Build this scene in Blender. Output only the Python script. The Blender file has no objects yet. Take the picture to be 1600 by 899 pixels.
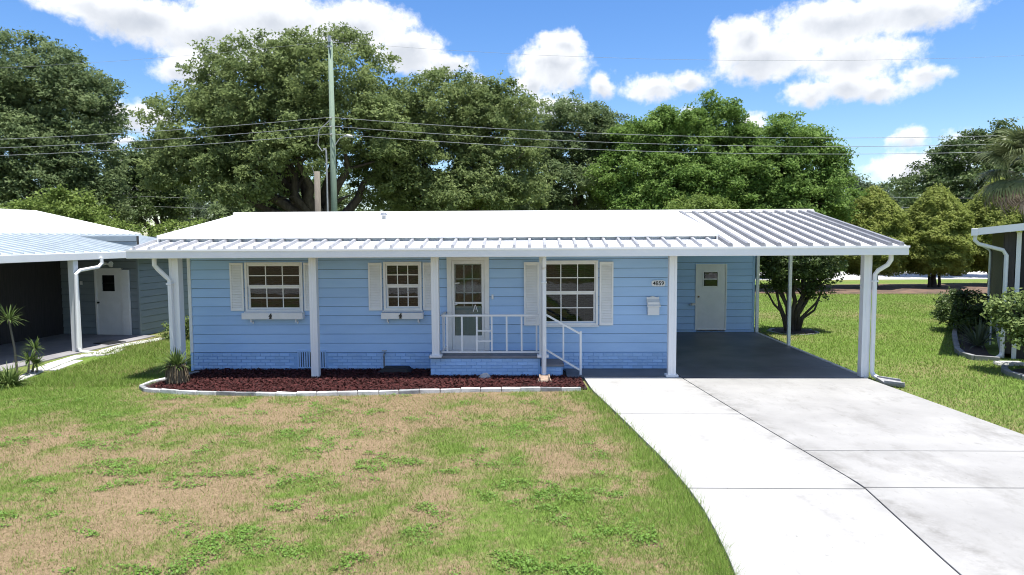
import bpy, math, random
import numpy as np
from mathutils import Vector, Matrix, Euler
R = math.radians
random.seed(7); rng = np.random.default_rng(7)
sc = bpy.context.scene
col = sc.collection

# ------------------------------------------------------------------ camera
cam_d = bpy.data.cameras.new('camera'); cam = bpy.data.objects.new('camera', cam_d); col.objects.link(cam)
cam_d.sensor_width = 36.0; cam_d.lens = 24.0; cam_d.clip_start = 0.05; cam_d.clip_end = 3000
yaw, pit, roll = R(1.6), R(4.15), R(0.32)
fw = Vector((-math.sin(yaw)*math.cos(pit), math.cos(yaw)*math.cos(pit), -math.sin(pit)))
rt = Vector((math.cos(yaw), math.sin(yaw), 0)); up = rt.cross(fw)
r2 = rt*math.cos(roll)-up*math.sin(roll); u2 = up*math.cos(roll)+rt*math.sin(roll)
mw = Matrix.Identity(4)
for i in range(3):
    mw[i][0] = r2[i]; mw[i][1] = u2[i]; mw[i][2] = -fw[i]
mw.translation = Vector((0, 0, 2.8)); cam.matrix_world = mw
sc.camera = cam

# ------------------------------------------------------------------ sun, sky, exposure
sun_travel = Vector((-0.15, 0.11, -1.0)).normalized()
to_sun = -sun_travel
sl = bpy.data.lights.new('sun', 'SUN'); sl.energy = 4.6; sl.angle = R(0.53); sl.color = (1.0, 0.965, 0.90)
so = bpy.data.objects.new('sun', sl); col.objects.link(so); so.location = (6, -5, 30)
so.rotation_euler = sun_travel.to_track_quat('-Z', 'Y').to_euler()
sc.view_settings.view_transform = 'Standard'; sc.view_settings.look = 'None'
sc.view_settings.gamma = 1.0; sc.view_settings.use_curve_mapping = False
sc.view_settings.exposure = 1.0
cy = sc.cycles; cy.max_bounces = 6; cy.diffuse_bounces = 4; cy.glossy_bounces = 3; cy.transmission_bounces = 3; cy.transparent_max_bounces = 8
cy.filter_width = 1.05; cy.caustics_reflective = False; cy.caustics_refractive = False; cy.sample_clamp_indirect = 6.0

world = bpy.data.worlds.new('World'); sc.world = world; world.use_nodes = True
CLOUDS = [(-0.568, 0.279, 0.059, 0.016), (-0.506, 0.272, 0.09, 0.033), (-0.432, 0.258, 0.105, 0.042), (-0.352, 0.289, 0.128, 0.038),
 (-0.242, 0.289, 0.089, 0.039), (-0.172, 0.259, 0.068, 0.034), (-0.118, 0.244, 0.044, 0.02), (-0.464, 0.216, 0.046, 0.023),
 (-0.529, 0.154, 0.045, 0.016), (-0.56, 0.163, 0.024, 0.011), (-0.541, 0.121, 0.021, 0.006), (-0.462, 0.07, 0.025, 0.01),
 (0.043, 0.264, 0.038, 0.025), (0.033, 0.239, 0.062, 0.035), (0.001, 0.218, 0.037, 0.021), (0.106, 0.216, 0.022, 0.02),
 (0.02, 0.185, 0.053, 0.016), (-0.077, 0.225, 0.013, 0.007), (0.173, 0.205, 0.045, 0.02), (0.221, 0.215, 0.027, 0.012),
 (0.489, 0.269, 0.085, 0.029), (0.403, 0.266, 0.094, 0.037), (0.426, 0.222, 0.078, 0.032), (0.296, 0.262, 0.045, 0.033),
 (0.325, 0.232, 0.071, 0.033), (0.382, 0.187, 0.034, 0.019), (0.427, 0.191, 0.058, 0.019), (0.508, 0.195, 0.027, 0.018),
 (0.467, 0.183, 0.035, 0.011), (0.488, 0.121, 0.019, 0.011), (0.542, 0.117, 0.018, 0.009), (0.505, 0.086, 0.048, 0.016), (0.530, 0.100, 0.030, 0.013),
 (0.560, 0.108, 0.024, 0.013), (-0.50, 0.06, 0.05, 0.014), (-0.43, 0.085, 0.03, 0.010), (0.303, 0.156, 0.015, 0.013), (0.226, 0.164, 0.017, 0.009)]

def cloud_group():
    g = bpy.data.node_groups.new('cloud_density', 'ShaderNodeTree')
    g.interface.new_socket('uv', in_out='INPUT', socket_type='NodeSocketVector')
    g.interface.new_socket('d', in_out='OUTPUT', socket_type='NodeSocketFloat')
    g.interface.new_socket('base', in_out='OUTPUT', socket_type='NodeSocketFloat')
    N, L = g.nodes, g.links
    gi = N.new('NodeGroupInput'); go = N.new('NodeGroupOutput')
    def math_(op, a, b=None, c=None):
        n = N.new('ShaderNodeMath'); n.operation = op
        for i, v in enumerate((a, b, c)):
            if v is None: continue
            if isinstance(v, (int, float)): n.inputs[i].default_value = v
            else: L.new(v, n.inputs[i])
        return n.outputs[0]
    def vm(op, a, b=None):
        n = N.new('ShaderNodeVectorMath'); n.operation = op
        for i, v in enumerate((a, b)):
            if v is None: continue
            if isinstance(v, tuple): n.inputs[i].default_value = v
            else: L.new(v, n.inputs[i])
        return n.outputs['Value'] if op == 'LENGTH' else n.outputs[0]
    def noise(vec, scale, detail, rough=0.55):
        n = N.new('ShaderNodeTexNoise'); n.inputs['Scale'].default_value = scale
        n.inputs['Detail'].default_value = detail; n.inputs['Roughness'].default_value = rough
        L.new(vec, n.inputs['Vector']); return n
    uv = gi.outputs[0]
    w1 = noise(uv, 14, 4); wv = vm('MULTIPLY', vm('SUBTRACT', w1.outputs['Color'], (0.5, 0.5, 0.5)), (0.060, 0.034, 0))
    w2 = noise(uv, 55, 3); wv2 = vm('MULTIPLY', vm('SUBTRACT', w2.outputs['Color'], (0.5, 0.5, 0.5)), (0.014, 0.011, 0))
    p = vm('ADD', vm('ADD', uv, wv), wv2)
    d = None; S = None; Wt = None
    for (cu, cv, ru, rv) in CLOUDS:
        if rv < 0.017: ru, rv = ru*1.3, rv*1.3
        q = vm('MULTIPLY', vm('SUBTRACT', p, (cu, cv, 0)), (1/ru, 1/rv, 0))
        f = math_('SUBTRACT', 1.0, vm('LENGTH', q))
        f = math_('MULTIPLY', f, min(1.0, (rv/0.03))**0.5)
        w_ = math_('MAXIMUM', math_('ADD', f, 0.25), 0.0); sq = N.new('ShaderNodeSeparateXYZ'); L.new(q, sq.inputs[0])
        sw = math_('MULTIPLY', w_, sq.outputs[1])
        S = sw if S is None else math_('ADD', S, sw); Wt = w_ if Wt is None else math_('ADD', Wt, w_)
        if d is None: d = f
        else:
            n = N.new('ShaderNodeMath'); n.operation = 'SMOOTH_MAX'; n.inputs[2].default_value = 0.18
            L.new(d, n.inputs[0]); L.new(f, n.inputs[1]); d = n.outputs[0]
    # the same kind of scattered cumulus everywhere the list above does not reach
    sx = N.new('ShaderNodeSeparateXYZ'); L.new(uv, sx.inputs[0])
    au = math_('ABSOLUTE', sx.outputs[0])
    ou = math_('SMOOTH_MAX', math_('MULTIPLY', math_('SUBTRACT', au, 0.66), 9.0), math_('MULTIPLY', math_('SUBTRACT', sx.outputs[1], 0.33), 9.0), 0.1)
    cl = N.new('ShaderNodeClamp'); L.new(ou, cl.inputs[0])
    gen = noise(vm('MULTIPLY', p, (1.0, 1.9, 1.0)), 3.6, 2)
    gd = math_('MULTIPLY', math_('SUBTRACT', gen.outputs['Fac'], 0.54), 5.0)
    gd = math_('ADD', gd, math_('MULTIPLY', math_('SUBTRACT', cl.outputs[0], 1.0), 4.0))
    d = math_('MAXIMUM', d, gd)
    hgt = math_('DIVIDE', S, math_('ADD', Wt, 0.02))
    L.new(math_('SUBTRACT', math_('MULTIPLY', d, 0.55), math_('MULTIPLY', hgt, 0.55)), go.inputs[1])
    fb = noise(uv, 42, 6, 0.6)
    d = math_('ADD', d, math_('MULTIPLY', math_('SUBTRACT', fb.outputs['Fac'], 0.52), 0.95))
    fb2 = noise(uv, 130, 4, 0.6)
    d = math_('ADD', d, math_('MULTIPLY', math_('SUBTRACT', fb2.outputs['Fac'], 0.5), 0.28))
    L.new(d, go.inputs[0])
    return g

def build_world():
    nt = world.node_tree; N, L = nt.nodes, nt.links
    for n in list(N): N.remove(n)
    out = N.new('ShaderNodeOutputWorld'); bg = N.new('ShaderNodeBackground')
    sky = N.new('ShaderNodeTexSky'); sky.sky_type = 'NISHITA'; sky.sun_disc = False
    sky.sun_elevation = math.asin(to_sun.z); sky.sun_rotation = math.atan2(to_sun.x, to_sun.y)
    sky.altitude = 30; sky.air_density = 1.0; sky.dust_density = 0.6; sky.ozone_density = 3.0
    hs = N.new('ShaderNodeHueSaturation'); hs.inputs['Saturation'].default_value = 1.28; hs.inputs['Value'].default_value = 0.74; hs.inputs['Hue'].default_value = 0.508
    L.new(sky.outputs[0], hs.inputs['Color'])
    tc = N.new('ShaderNodeTexCoord')
    sx = N.new('ShaderNodeSeparateXYZ'); L.new(tc.outputs['Generated'], sx.inputs[0])
    def math_(op, a, b=None):
        n = N.new('ShaderNodeMath'); n.operation = op
        for i, v in enumerate((a, b)):
            if v is None: continue
            if isinstance(v, (int, float)): n.inputs[i].default_value = v
            else: L.new(v, n.inputs[i])
        return n.outputs[0]
    u = math_('ARCTAN2', sx.outputs[0], sx.outputs[1]); v = math_('ARCSINE', sx.outputs[2])
    cb = N.new('ShaderNodeCombineXYZ'); L.new(u, cb.inputs[0]); L.new(v, cb.inputs[1])
    g = cloud_group()
    n1 = N.new('ShaderNodeGroup'); n1.node_tree = g; L.new(cb.outputs[0], n1.inputs[0])
    def smooth(x, a, b):
        m = N.new('ShaderNodeMapRange'); m.interpolation_type = 'SMOOTHSTEP'
        m.inputs[1].default_value = a; m.inputs[2].default_value = b; L.new(x, m.inputs[0]); return m.outputs[0]
    mask = smooth(n1.outputs[0], -0.12, 0.42)
    hz = smooth(v, 0.0, 0.05)
    mask = math_('MULTIPLY', mask, hz)
    sn = N.new('ShaderNodeTexNoise'); sn.inputs['Scale'].default_value = 16; sn.inputs['Detail'].default_value = 4; L.new(cb.outputs[0], sn.inputs['Vector'])
    shade = smooth(math_('ADD', math_('ADD', n1.outputs[1], math_('MULTIPLY', n1.outputs[0], 0.22)), math_('MULTIPLY', math_('SUBTRACT', sn.outputs['Fac'], 0.5), 0.8)), -0.05, 1.0)
    cm = N.new('ShaderNodeMix'); cm.data_type = 'RGBA'
    cm.inputs[6].default_value = (4.5, 4.55, 4.65, 1); cm.inputs[7].default_value = (2.3, 2.5, 2.85, 1)
    L.new(shade, cm.inputs[0])
    mx = N.new('ShaderNodeMix'); mx.data_type = 'RGBA'
    L.new(mask, mx.inputs[0]); L.new(hs.outputs[0], mx.inputs[6]); L.new(cm.outputs[2], mx.inputs[7])
    L.new(mx.outputs[2], bg.inputs['Color']); bg.inputs['Strength'].default_value = 0.135
    L.new(bg.outputs[0], out.inputs[0])
    world.cycles.sampling_method = 'MANUAL'; world.cycles.sample_map_resolution = 512
build_world()

# ------------------------------------------------------------------ materials
def mat(name, c1, c2=None, rough=0.6, scale=8.0, detail=4.0, bump=0.0, bscale=60.0, metal=0.0, spec=0.5, stretch=(1, 1, 1), lo=0.35, hi=0.65, vary=0.0):
    m = bpy.data.materials.new(name); m.use_nodes = True
    N, L = m.node_tree.nodes, m.node_tree.links; b = N['Principled BSDF']
    b.inputs['Roughness'].default_value = rough; b.inputs['Metallic'].default_value = metal
    b.inputs['Specular IOR Level'].default_value = spec
    ge = N.new('ShaderNodeNewGeometry'); mp = N.new('ShaderNodeVectorMath'); mp.operation = 'MULTIPLY'; mp.inputs[1].default_value = stretch
    L.new(ge.outputs['Position'], mp.inputs[0])
    if c2 is None: c2 = tuple(x*0.86 for x in c1)
    n = N.new('ShaderNodeTexNoise'); n.inputs['Scale'].default_value = scale; n.inputs['Detail'].default_value = detail; n.inputs['Roughness'].default_value = 0.6
    L.new(mp.outputs[0], n.inputs['Vector'])
    r = N.new('ShaderNodeMapRange'); r.inputs[1].default_value = lo; r.inputs[2].default_value = hi; L.new(n.outputs['Fac'], r.inputs[0])
    mx = N.new('ShaderNodeMix'); mx.data_type = 'RGBA'; mx.inputs[6].default_value = (*c1, 1); mx.inputs[7].default_value = (*c2, 1)
    L.new(r.outputs[0], mx.inputs[0]); c = mx.outputs[2]
    if vary > 0:
        oi = N.new('ShaderNodeObjectInfo'); rv_ = N.new('ShaderNodeMapRange'); rv_.inputs[3].default_value = 1-vary; rv_.inputs[4].default_value = 1+vary
        L.new(oi.outputs['Random'], rv_.inputs[0]); hv = N.new('ShaderNodeHueSaturation'); L.new(rv_.outputs[0], hv.inputs['Value']); L.new(c, hv.inputs['Color']); c = hv.outputs[0]
    L.new(c, b.inputs['Base Color'])
    if bump > 0:
        n2 = N.new('ShaderNodeTexNoise'); n2.inputs['Scale'].default_value = bscale; n2.inputs['Detail'].default_value = 5
        L.new(mp.outputs[0], n2.inputs['Vector'])
        bp = N.new('ShaderNodeBump'); bp.inputs['Strength'].default_value = bump; bp.inputs['Distance'].default_value = 0.01
        L.new(n2.outputs['Fac'], bp.inputs['Height']); L.new(bp.outputs[0], b.inputs['Normal'])
    return m

def leaf_mat(name, dark, light, trans=0.3, rough=0.6, dry=None, spec=0.14):
    m = bpy.data.materials.new(name); m.use_nodes = True
    N, L = m.node_tree.nodes, m.node_tree.links; b = N['Principled BSDF']; out = N['Material Output']
    at = N.new('ShaderNodeAttribute'); at.attribute_name = 'tint'
    mx = N.new('ShaderNodeMix'); mx.data_type = 'RGBA'; mx.inputs[6].default_value = (*dark, 1); mx.inputs[7].default_value = (*light, 1)
    L.new(at.outputs['Fac'], mx.inputs[0]); c = mx.outputs[2]
    if dry is not None:
        a2 = N.new('ShaderNodeAttribute'); a2.attribute_name = 'dry'
        m2 = N.new('ShaderNodeMix'); m2.data_type = 'RGBA'; m2.inputs[7].default_value = (*dry, 1)
        L.new(a2.outputs['Fac'], m2.inputs[0]); L.new(c, m2.inputs[6]); c = m2.outputs[2]
    L.new(c, b.inputs['Base Color']); b.inputs['Roughness'].default_value = rough; b.inputs['Specular IOR Level'].default_value = spec
    if trans > 0:
        t = N.new('ShaderNodeBsdfTranslucent'); L.new(c, t.inputs['Color'])
        ms = N.new('ShaderNodeMixShader'); ms.inputs[0].default_value = trans
        L.new(b.outputs[0], ms.inputs[1]); L.new(t.outputs[0], ms.inputs[2]); L.new(ms.outputs[0], out.inputs['Surface'])
    return m

def glass_mat(name, tint=(0.72, 0.76, 0.76), refl=0.7):
    m = bpy.data.materials.new(name); m.use_nodes = True
    N, L = m.node_tree.nodes, m.node_tree.links; out = N['Material Output']
    t = N.new('ShaderNodeBsdfTransparent'); t.inputs[0].default_value = (*tint, 1)
    g = N.new('ShaderNodeBsdfGlossy'); g.inputs['Roughness'].default_value = 0.02
    nz = N.new('ShaderNodeTexNoise'); nz.inputs['Scale'].default_value = 5.0; nz.inputs['Detail'].default_value = 2
    ge = N.new('ShaderNodeNewGeometry'); L.new(ge.outputs['Position'], nz.inputs['Vector'])
    bp = N.new('ShaderNodeBump'); bp.inputs['Strength'].default_value = 0.06; bp.inputs['Distance'].default_value = 0.01
    L.new(nz.outputs['Fac'], bp.inputs['Height']); L.new(bp.outputs[0], g.inputs['Normal'])
    lw = N.new('ShaderNodeFresnel'); lw.inputs['IOR'].default_value = 1.5
    ad = N.new('ShaderNodeMath'); ad.operation = 'MULTIPLY'; ad.inputs[1].default_value = refl; ad.use_clamp = True
    L.new(lw.outputs[0], ad.inputs[0])
    ms = N.new('ShaderNodeMixShader'); L.new(ad.outputs[0], ms.inputs[0]); L.new(t.outputs[0], ms.inputs[1]); L.new(g.outputs[0], ms.inputs[2])
    L.new(ms.outputs[0], out.inputs['Surface'])
    return m

MT = {}
MT['blue'] = mat('blue_siding_paint', (0.385, 0.585, 0.860), (0.355, 0.550, 0.825), 0.5, 1.6, 6, 0.12, 60, stretch=(1, 1, 5), vary=0.035)
MT['bluebrick'] = mat('blue_brick_paint', (0.385, 0.585, 0.865), (0.345, 0.540, 0.825), 0.6, 14, 5, 0.5, 70, vary=0.09)
MT['bluemortar'] = mat('blue_mortar_paint', (0.30, 0.49, 0.77), (0.27, 0.455, 0.73), 0.8, 20)
MT['white'] = mat('white_aluminium_paint', (0.78, 0.79, 0.80), (0.72, 0.735, 0.75), 0.38, 2.5, 5, 0.03, 40, lo=0.3, hi=0.8)
MT['white_trim'] = mat('white_trim_paint', (0.82, 0.815, 0.80), (0.76, 0.755, 0.74), 0.5, 6, 5, 0.05, 60)
MT['white_roof'] = mat('white_roof_coating', (0.86, 0.86, 0.85), (0.80, 0.80, 0.785), 0.55, 0.9, 6, 0.12, 25, lo=0.35, hi=0.75)
MT['pan'] = mat('aluminium_roof_pan', (0.80, 0.81, 0.82), (0.70, 0.71, 0.73), 0.42, 1.8, 6, 0.03, 30, stretch=(2, 0.5, 1))
MT['pan_old'] = mat('weathered_grey_roof_pan', (0.36, 0.41, 0.44), (0.29, 0.335, 0.37), 0.5, 1.8, 6, 0.03, 30)
MT['rib'] = mat('aluminium_rib_shade_grey', (0.20, 0.203, 0.215), (0.15, 0.153, 0.165), 0.5, 6, 5, 0.05, 40)  # weathered grey, deepened to stand in for the shaded rib sides
MT['rib_light'] = mat('aluminium_rib_pale', (0.33, 0.335, 0.355), (0.25, 0.255, 0.275), 0.5, 6, 5, 0.05, 40)
MT['shutter'] = mat('cream_shutter_paint', (0.84, 0.84, 0.835), (0.79, 0.79, 0.785), 0.55, 5)
MT['door'] = mat('white_door_paint', (0.78, 0.78, 0.775), (0.72, 0.72, 0.715), 0.5, 4)
MT['glass'] = glass_mat('window_glass')
MT['blind'] = mat('dim_blind_slats', (0.085, 0.085, 0.085), (0.06, 0.06, 0.06), 0.6, 8)
MT['room'] = mat('room_interior', (0.05, 0.045, 0.04), (0.04, 0.036, 0.033), 0.9, 3)
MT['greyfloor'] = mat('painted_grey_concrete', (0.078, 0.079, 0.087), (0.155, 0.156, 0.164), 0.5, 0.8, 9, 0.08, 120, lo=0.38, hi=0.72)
MT['porchfloor'] = mat('porch_floor_paint', (0.22, 0.22, 0.24), (0.17, 0.17, 0.19), 0.55, 5)
MT['black'] = mat('black_metal', (0.015, 0.015, 0.016), None, 0.4, 10)
MT['steel'] = mat('galvanised_steel', (0.42, 0.43, 0.44), (0.33, 0.34, 0.35), 0.4, 12, metal=0.7)
MT['brass'] = mat('dull_brass', (0.22, 0.17, 0.10), (0.14, 0.11, 0.07), 0.45, 30, metal=0.6)
MT['greysiding'] = mat('grey_siding_paint', (0.225, 0.265, 0.290), (0.195, 0.235, 0.260), 0.6, 1.6, 5, 0.1, 80, stretch=(1, 1, 5))
MT['greyslab'] = mat('weathered_grey_concrete', (0.26, 0.25, 0.26), (0.18, 0.175, 0.185), 0.8, 1.4, 8, 0.1, 90)
MT['paver'] = mat('pale_concrete_paver', (0.55, 0.54, 0.52), (0.38, 0.375, 0.36), 0.85, 5, 6, 0.3, 60, vary=0.15)
MT['edging'] = mat('white_painted_edging', (0.56, 0.56, 0.55), (0.30, 0.30, 0.30), 0.75, 7, 6, 0.3, 50, lo=0.45, hi=0.75, vary=0.12)
MT['edging_grey'] = mat('worn_grey_edging', (0.26, 0.265, 0.27), (0.16, 0.165, 0.17), 0.85, 9, 6, 0.3, 50)
MT['darkwood'] = mat('dark_brown_groove_siding', (0.050, 0.043, 0.040), (0.032, 0.028, 0.026), 0.7, 6, 5, 0.2, 40, stretch=(4, 4, 0.4))
MT['screen'] = mat('dark_insect_screen', (0.012, 0.012, 0.013), None, 0.7, 20)
MT['bark'] = mat('oak_bark', (0.075, 0.062, 0.052), (0.035, 0.028, 0.024), 0.9, 9, 6, 0.8, 20, stretch=(1, 1, 0.35))
MT['pole'] = mat('treated_green_pole', (0.20, 0.27, 0.20), (0.15, 0.20, 0.155), 0.8, 14, 5, 0.3, 40, stretch=(3, 3, 0.25))
MT['oldpole'] = mat('weathered_brown_pole', (0.19, 0.165, 0.135), (0.12, 0.105, 0.085), 0.9, 14, 5, 0.3, 40, stretch=(3, 3, 0.25))
MT['cable'] = mat('grey_cable', (0.34, 0.35, 0.36), (0.26, 0.27, 0.28), 0.5, 5)
MT['mulch'] = mat('red_mulch_bed', (0.030, 0.009, 0.009), (0.014, 0.006, 0.006), 0.9, 24, 6, 1.0, 50)
MT['litter'] = mat('brown_leaf_litter', (0.165, 0.100, 0.068), (0.06, 0.042, 0.03), 0.95, 1.4, 8, 0.8, 14)
MT['darkmulch'] = mat('dark_bark_mulch', (0.060, 0.042, 0.034), (0.022, 0.017, 0.015), 0.95, 14, 8, 1.0, 40)
MT['road'] = mat('pale_road', (0.50, 0.49, 0.47), (0.40, 0.39, 0.38), 0.9, 0.8, 6)
MT['clay'] = mat('clay_splash_block', (0.34, 0.25, 0.19), (0.22, 0.16, 0.12), 0.85, 18, 5, 0.3, 50)
MT['greyblock'] = mat('grey_splash_block', (0.33, 0.33, 0.34), (0.22, 0.22, 0.23), 0.85, 18, 5, 0.3, 50)
MT['deadleaf'] = mat('dead_palm_leaf', (0.27, 0.21, 0.15), (0.15, 0.12, 0.085), 0.85, 10)
MT['thatch_skirt'] = mat('dry_brown_leaf_skirt', (0.20, 0.155, 0.095), (0.10, 0.075, 0.045), 0.9, 22)
MT['oak'] = leaf_mat('oak_leaves', (0.108, 0.152, 0.052), (0.258, 0.318, 0.122), 0.42)
MT['oak_dark'] = leaf_mat('dark_oak_leaves', (0.094, 0.14, 0.06), (0.22, 0.278, 0.122), 0.42)
MT['bright'] = leaf_mat('bright_broad_leaves', (0.092, 0.168, 0.034), (0.24, 0.35, 0.092), 0.42)
MT['lime'] = leaf_mat('lime_leaves', (0.1, 0.155, 0.03), (0.245, 0.32, 0.085), 0.35)
MT['cedar'] = leaf_mat('cedar_scale_foliage', (0.155, 0.205, 0.042), (0.37, 0.41, 0.11), 0.48)
MT['glossy'] = leaf_mat('glossy_dark_leaves', (0.046, 0.08, 0.024), (0.15, 0.205, 0.068), 0.34, 0.45, spec=0.3)
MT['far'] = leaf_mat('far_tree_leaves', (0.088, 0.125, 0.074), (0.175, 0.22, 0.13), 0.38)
MT['shrub_pale'] = leaf_mat('pale_shrub_leaves', (0.1, 0.15, 0.04), (0.26, 0.33, 0.12), 0.32)
MT['strap'] = leaf_mat('strap_leaves', (0.060, 0.105, 0.028), (0.170, 0.225, 0.070), 0.25, 0.4)
MT['spike'] = leaf_mat('spiky_grey_green_leaves', (0.060, 0.080, 0.045), (0.150, 0.175, 0.105), 0.2, 0.45)
MT['palm'] = leaf_mat('palm_leaves', (0.055, 0.080, 0.030), (0.165, 0.195, 0.085), 0.22, 0.4)
MT['grass'] = leaf_mat('grass_blades', (0.105, 0.175, 0.026), (0.25, 0.36, 0.076), 0.36, 0.6, dry=(0.29, 0.215, 0.128), spec=0.2)
MT['weed'] = leaf_mat('clover_weed_leaves', (0.085, 0.17, 0.024), (0.195, 0.335, 0.06), 0.30, 0.55, spec=0.25)
MT['chip'] = leaf_mat('red_mulch_chips', (0.018, 0.005, 0.005), (0.1, 0.028, 0.026), 0.0, 0.85, spec=0.2)

def ground_mat():
    m = bpy.data.materials.new('lawn_ground'); m.use_nodes = True
    N, L = m.node_tree.nodes, m.node_tree.links; b = N['Principled BSDF']
    b.inputs['Roughness'].default_value = 0.95; b.inputs['Specular IOR Level'].default_value = 0.1
    ge = N.new('ShaderNodeNewGeometry'); at = N.new('ShaderNodeAttribute'); at.attribute_name = 'green'
    def noise(s, d):
        n = N.new('ShaderNodeTexNoise'); n.inputs['Scale'].default_value = s; n.inputs['Detail'].default_value = d
        n.inputs['Roughness'].default_value = 0.65; L.new(ge.outputs['Position'], n.inputs['Vector']); return n.outputs['Fac']
    def mix(f, a, c):
        x = N.new('ShaderNodeMix'); x.data_type = 'RGBA'
        L.new(f, x.inputs[0])
        for i, v in ((6, a), (7, c)):
            if isinstance(v, tuple): x.inputs[i].default_value = (*v, 1)
            else: L.new(v, x.inputs[i])
        return x.outputs[2]
    def rng_(f, a, c):
        r = N.new('ShaderNodeMapRange'); r.inputs[1].default_value = a; r.inputs[2].default_value = c; L.new(f, r.inputs[0]); return r.outputs[0]
    tan = mix(rng_(noise(28, 6), 0.3, 0.7), (0.160, 0.113, 0.068), (0.295, 0.220, 0.135))
    grn = mix(rng_(noise(9, 6), 0.3, 0.7), (0.072, 0.118, 0.022), (0.155, 0.235, 0.048))
    a = N.new('ShaderNodeMath'); a.operation = 'ADD'; L.new(at.outputs['Fac'], a.inputs[0])
    s = N.new('ShaderNodeMath'); s.operation = 'MULTIPLY_ADD'; L.new(noise(16, 6), s.inputs[0]); s.inputs[1].default_value = 1.5; s.inputs[2].default_value = -0.75
    L.new(s.outputs[0], a.inputs[1])
    L.new(mix(rng_(a.outputs[0], 0.25, 0.75), tan, grn), b.inputs['Base Color'])
    bp = N.new('ShaderNodeBump'); bp.inputs['Strength'].default_value = 0.7; bp.inputs['Distance'].default_value = 0.03
    L.new(noise(45, 6), bp.inputs['Height']); L.new(bp.outputs[0], b.inputs['Normal'])
    return m
MT['ground'] = ground_mat()

def drive_mat(name, base, worn, s0, s1):
    m = bpy.data.materials.new(name); m.use_nodes = True
    N, L = m.node_tree.nodes, m.node_tree.links; b = N['Principled BSDF']
    b.inputs['Roughness'].default_value = 0.85; b.inputs['Specular IOR Level'].default_value = 0.25
    ge = N.new('ShaderNodeNewGeometry')
    def noise(s, d, r=0.65, st=None):
        n = N.new('ShaderNodeTexNoise'); n.inputs['Scale'].default_value = s; n.inputs['Detail'].default_value = d; n.inputs['Roughness'].default_value = r
        v = ge.outputs['Position']
        if st:
            q = N.new('ShaderNodeVectorMath'); q.operation = 'MULTIPLY'; q.inputs[1].default_value = st; L.new(v, q.inputs[0]); v = q.outputs[0]
        L.new(v, n.inputs['Vector']); return n.outputs['Fac']
    def rng_(f, a, c):
        r = N.new('ShaderNodeMapRange'); r.inputs[1].default_value = a; r.inputs[2].default_value = c; L.new(f, r.inputs[0]); return r.outputs[0]
    def mix(f, a, c):
        x = N.new('ShaderNodeMix'); x.data_type = 'RGBA'; L.new(f, x.inputs[0])
        for i, v in ((6, a), (7, c)):
            if isinstance(v, tuple): x.inputs[i].default_value = (*v, 1)
            else: L.new(v, x.inputs[i])
        return x.outputs[2]
    c = mix(rng_(noise(0.7, 7), 0.38, 0.72), base, worn)
    c = mix(rng_(noise(1.1, 8, 0.75, (1, 0.6, 1)), s0, s1), c, (0.16, 0.155, 0.145))
    c = mix(rng_(noise(5.5, 6, 0.7, (1.4, 0.5, 1)), s0+.05, s1), c, (0.19, 0.185, 0.175))
    c = mix(rng_(noise(16, 4, 0.7), 0.66, 0.74), c, (0.13, 0.125, 0.12))
    # grime gathered along the long joint between the two pours
    sp = N.new('ShaderNodeSeparateXYZ'); L.new(ge.outputs['Position'], sp.inputs[0])
    def ma(op, p, q):
        n = N.new('ShaderNodeMath'); n.operation = op
        for i, v in enumerate((p, q)):
            if isinstance(v, (int, float)): n.inputs[i].default_value = v
            else: L.new(v, n.inputs[i])
        return n.outputs[0]
    dist = ma('ABSOLUTE', ma('SUBTRACT', sp.outputs[0], ma('SUBTRACT', 4.62, ma('MULTIPLY', sp.outputs[1], 0.12))), 0)
    gr = ma('MULTIPLY', rng_(dist, 0.34, 0.0), rng_(noise(3.2, 7, 0.75), 0.42, 0.66)); gr = ma('MULTIPLY', gr, 0.8)
    c = mix(gr, c, (0.15, 0.145, 0.135))
    L.new(c, b.inputs['Base Color'])
    bp = N.new('ShaderNodeBump'); bp.inputs['Strength'].default_value = 0.15; bp.inputs['Distance'].default_value = 0.01
    L.new(noise(140, 4), bp.inputs['Height']); L.new(bp.outputs[0], b.inputs['Normal'])
    return m
MT['drive'] = drive_mat('pale_driveway_concrete', (0.36, 0.355, 0.345), (0.285, 0.282, 0.275), 0.57, 0.84)
MT['drive_old'] = drive_mat('older_worn_driveway_concrete', (0.315, 0.311, 0.302), (0.235, 0.232, 0.226), 0.53, 0.80)
MT['joint'] = mat('dirty_joint_filler', (0.21, 0.20, 0.18), (0.09, 0.088, 0.078), 0.95, 9)

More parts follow.
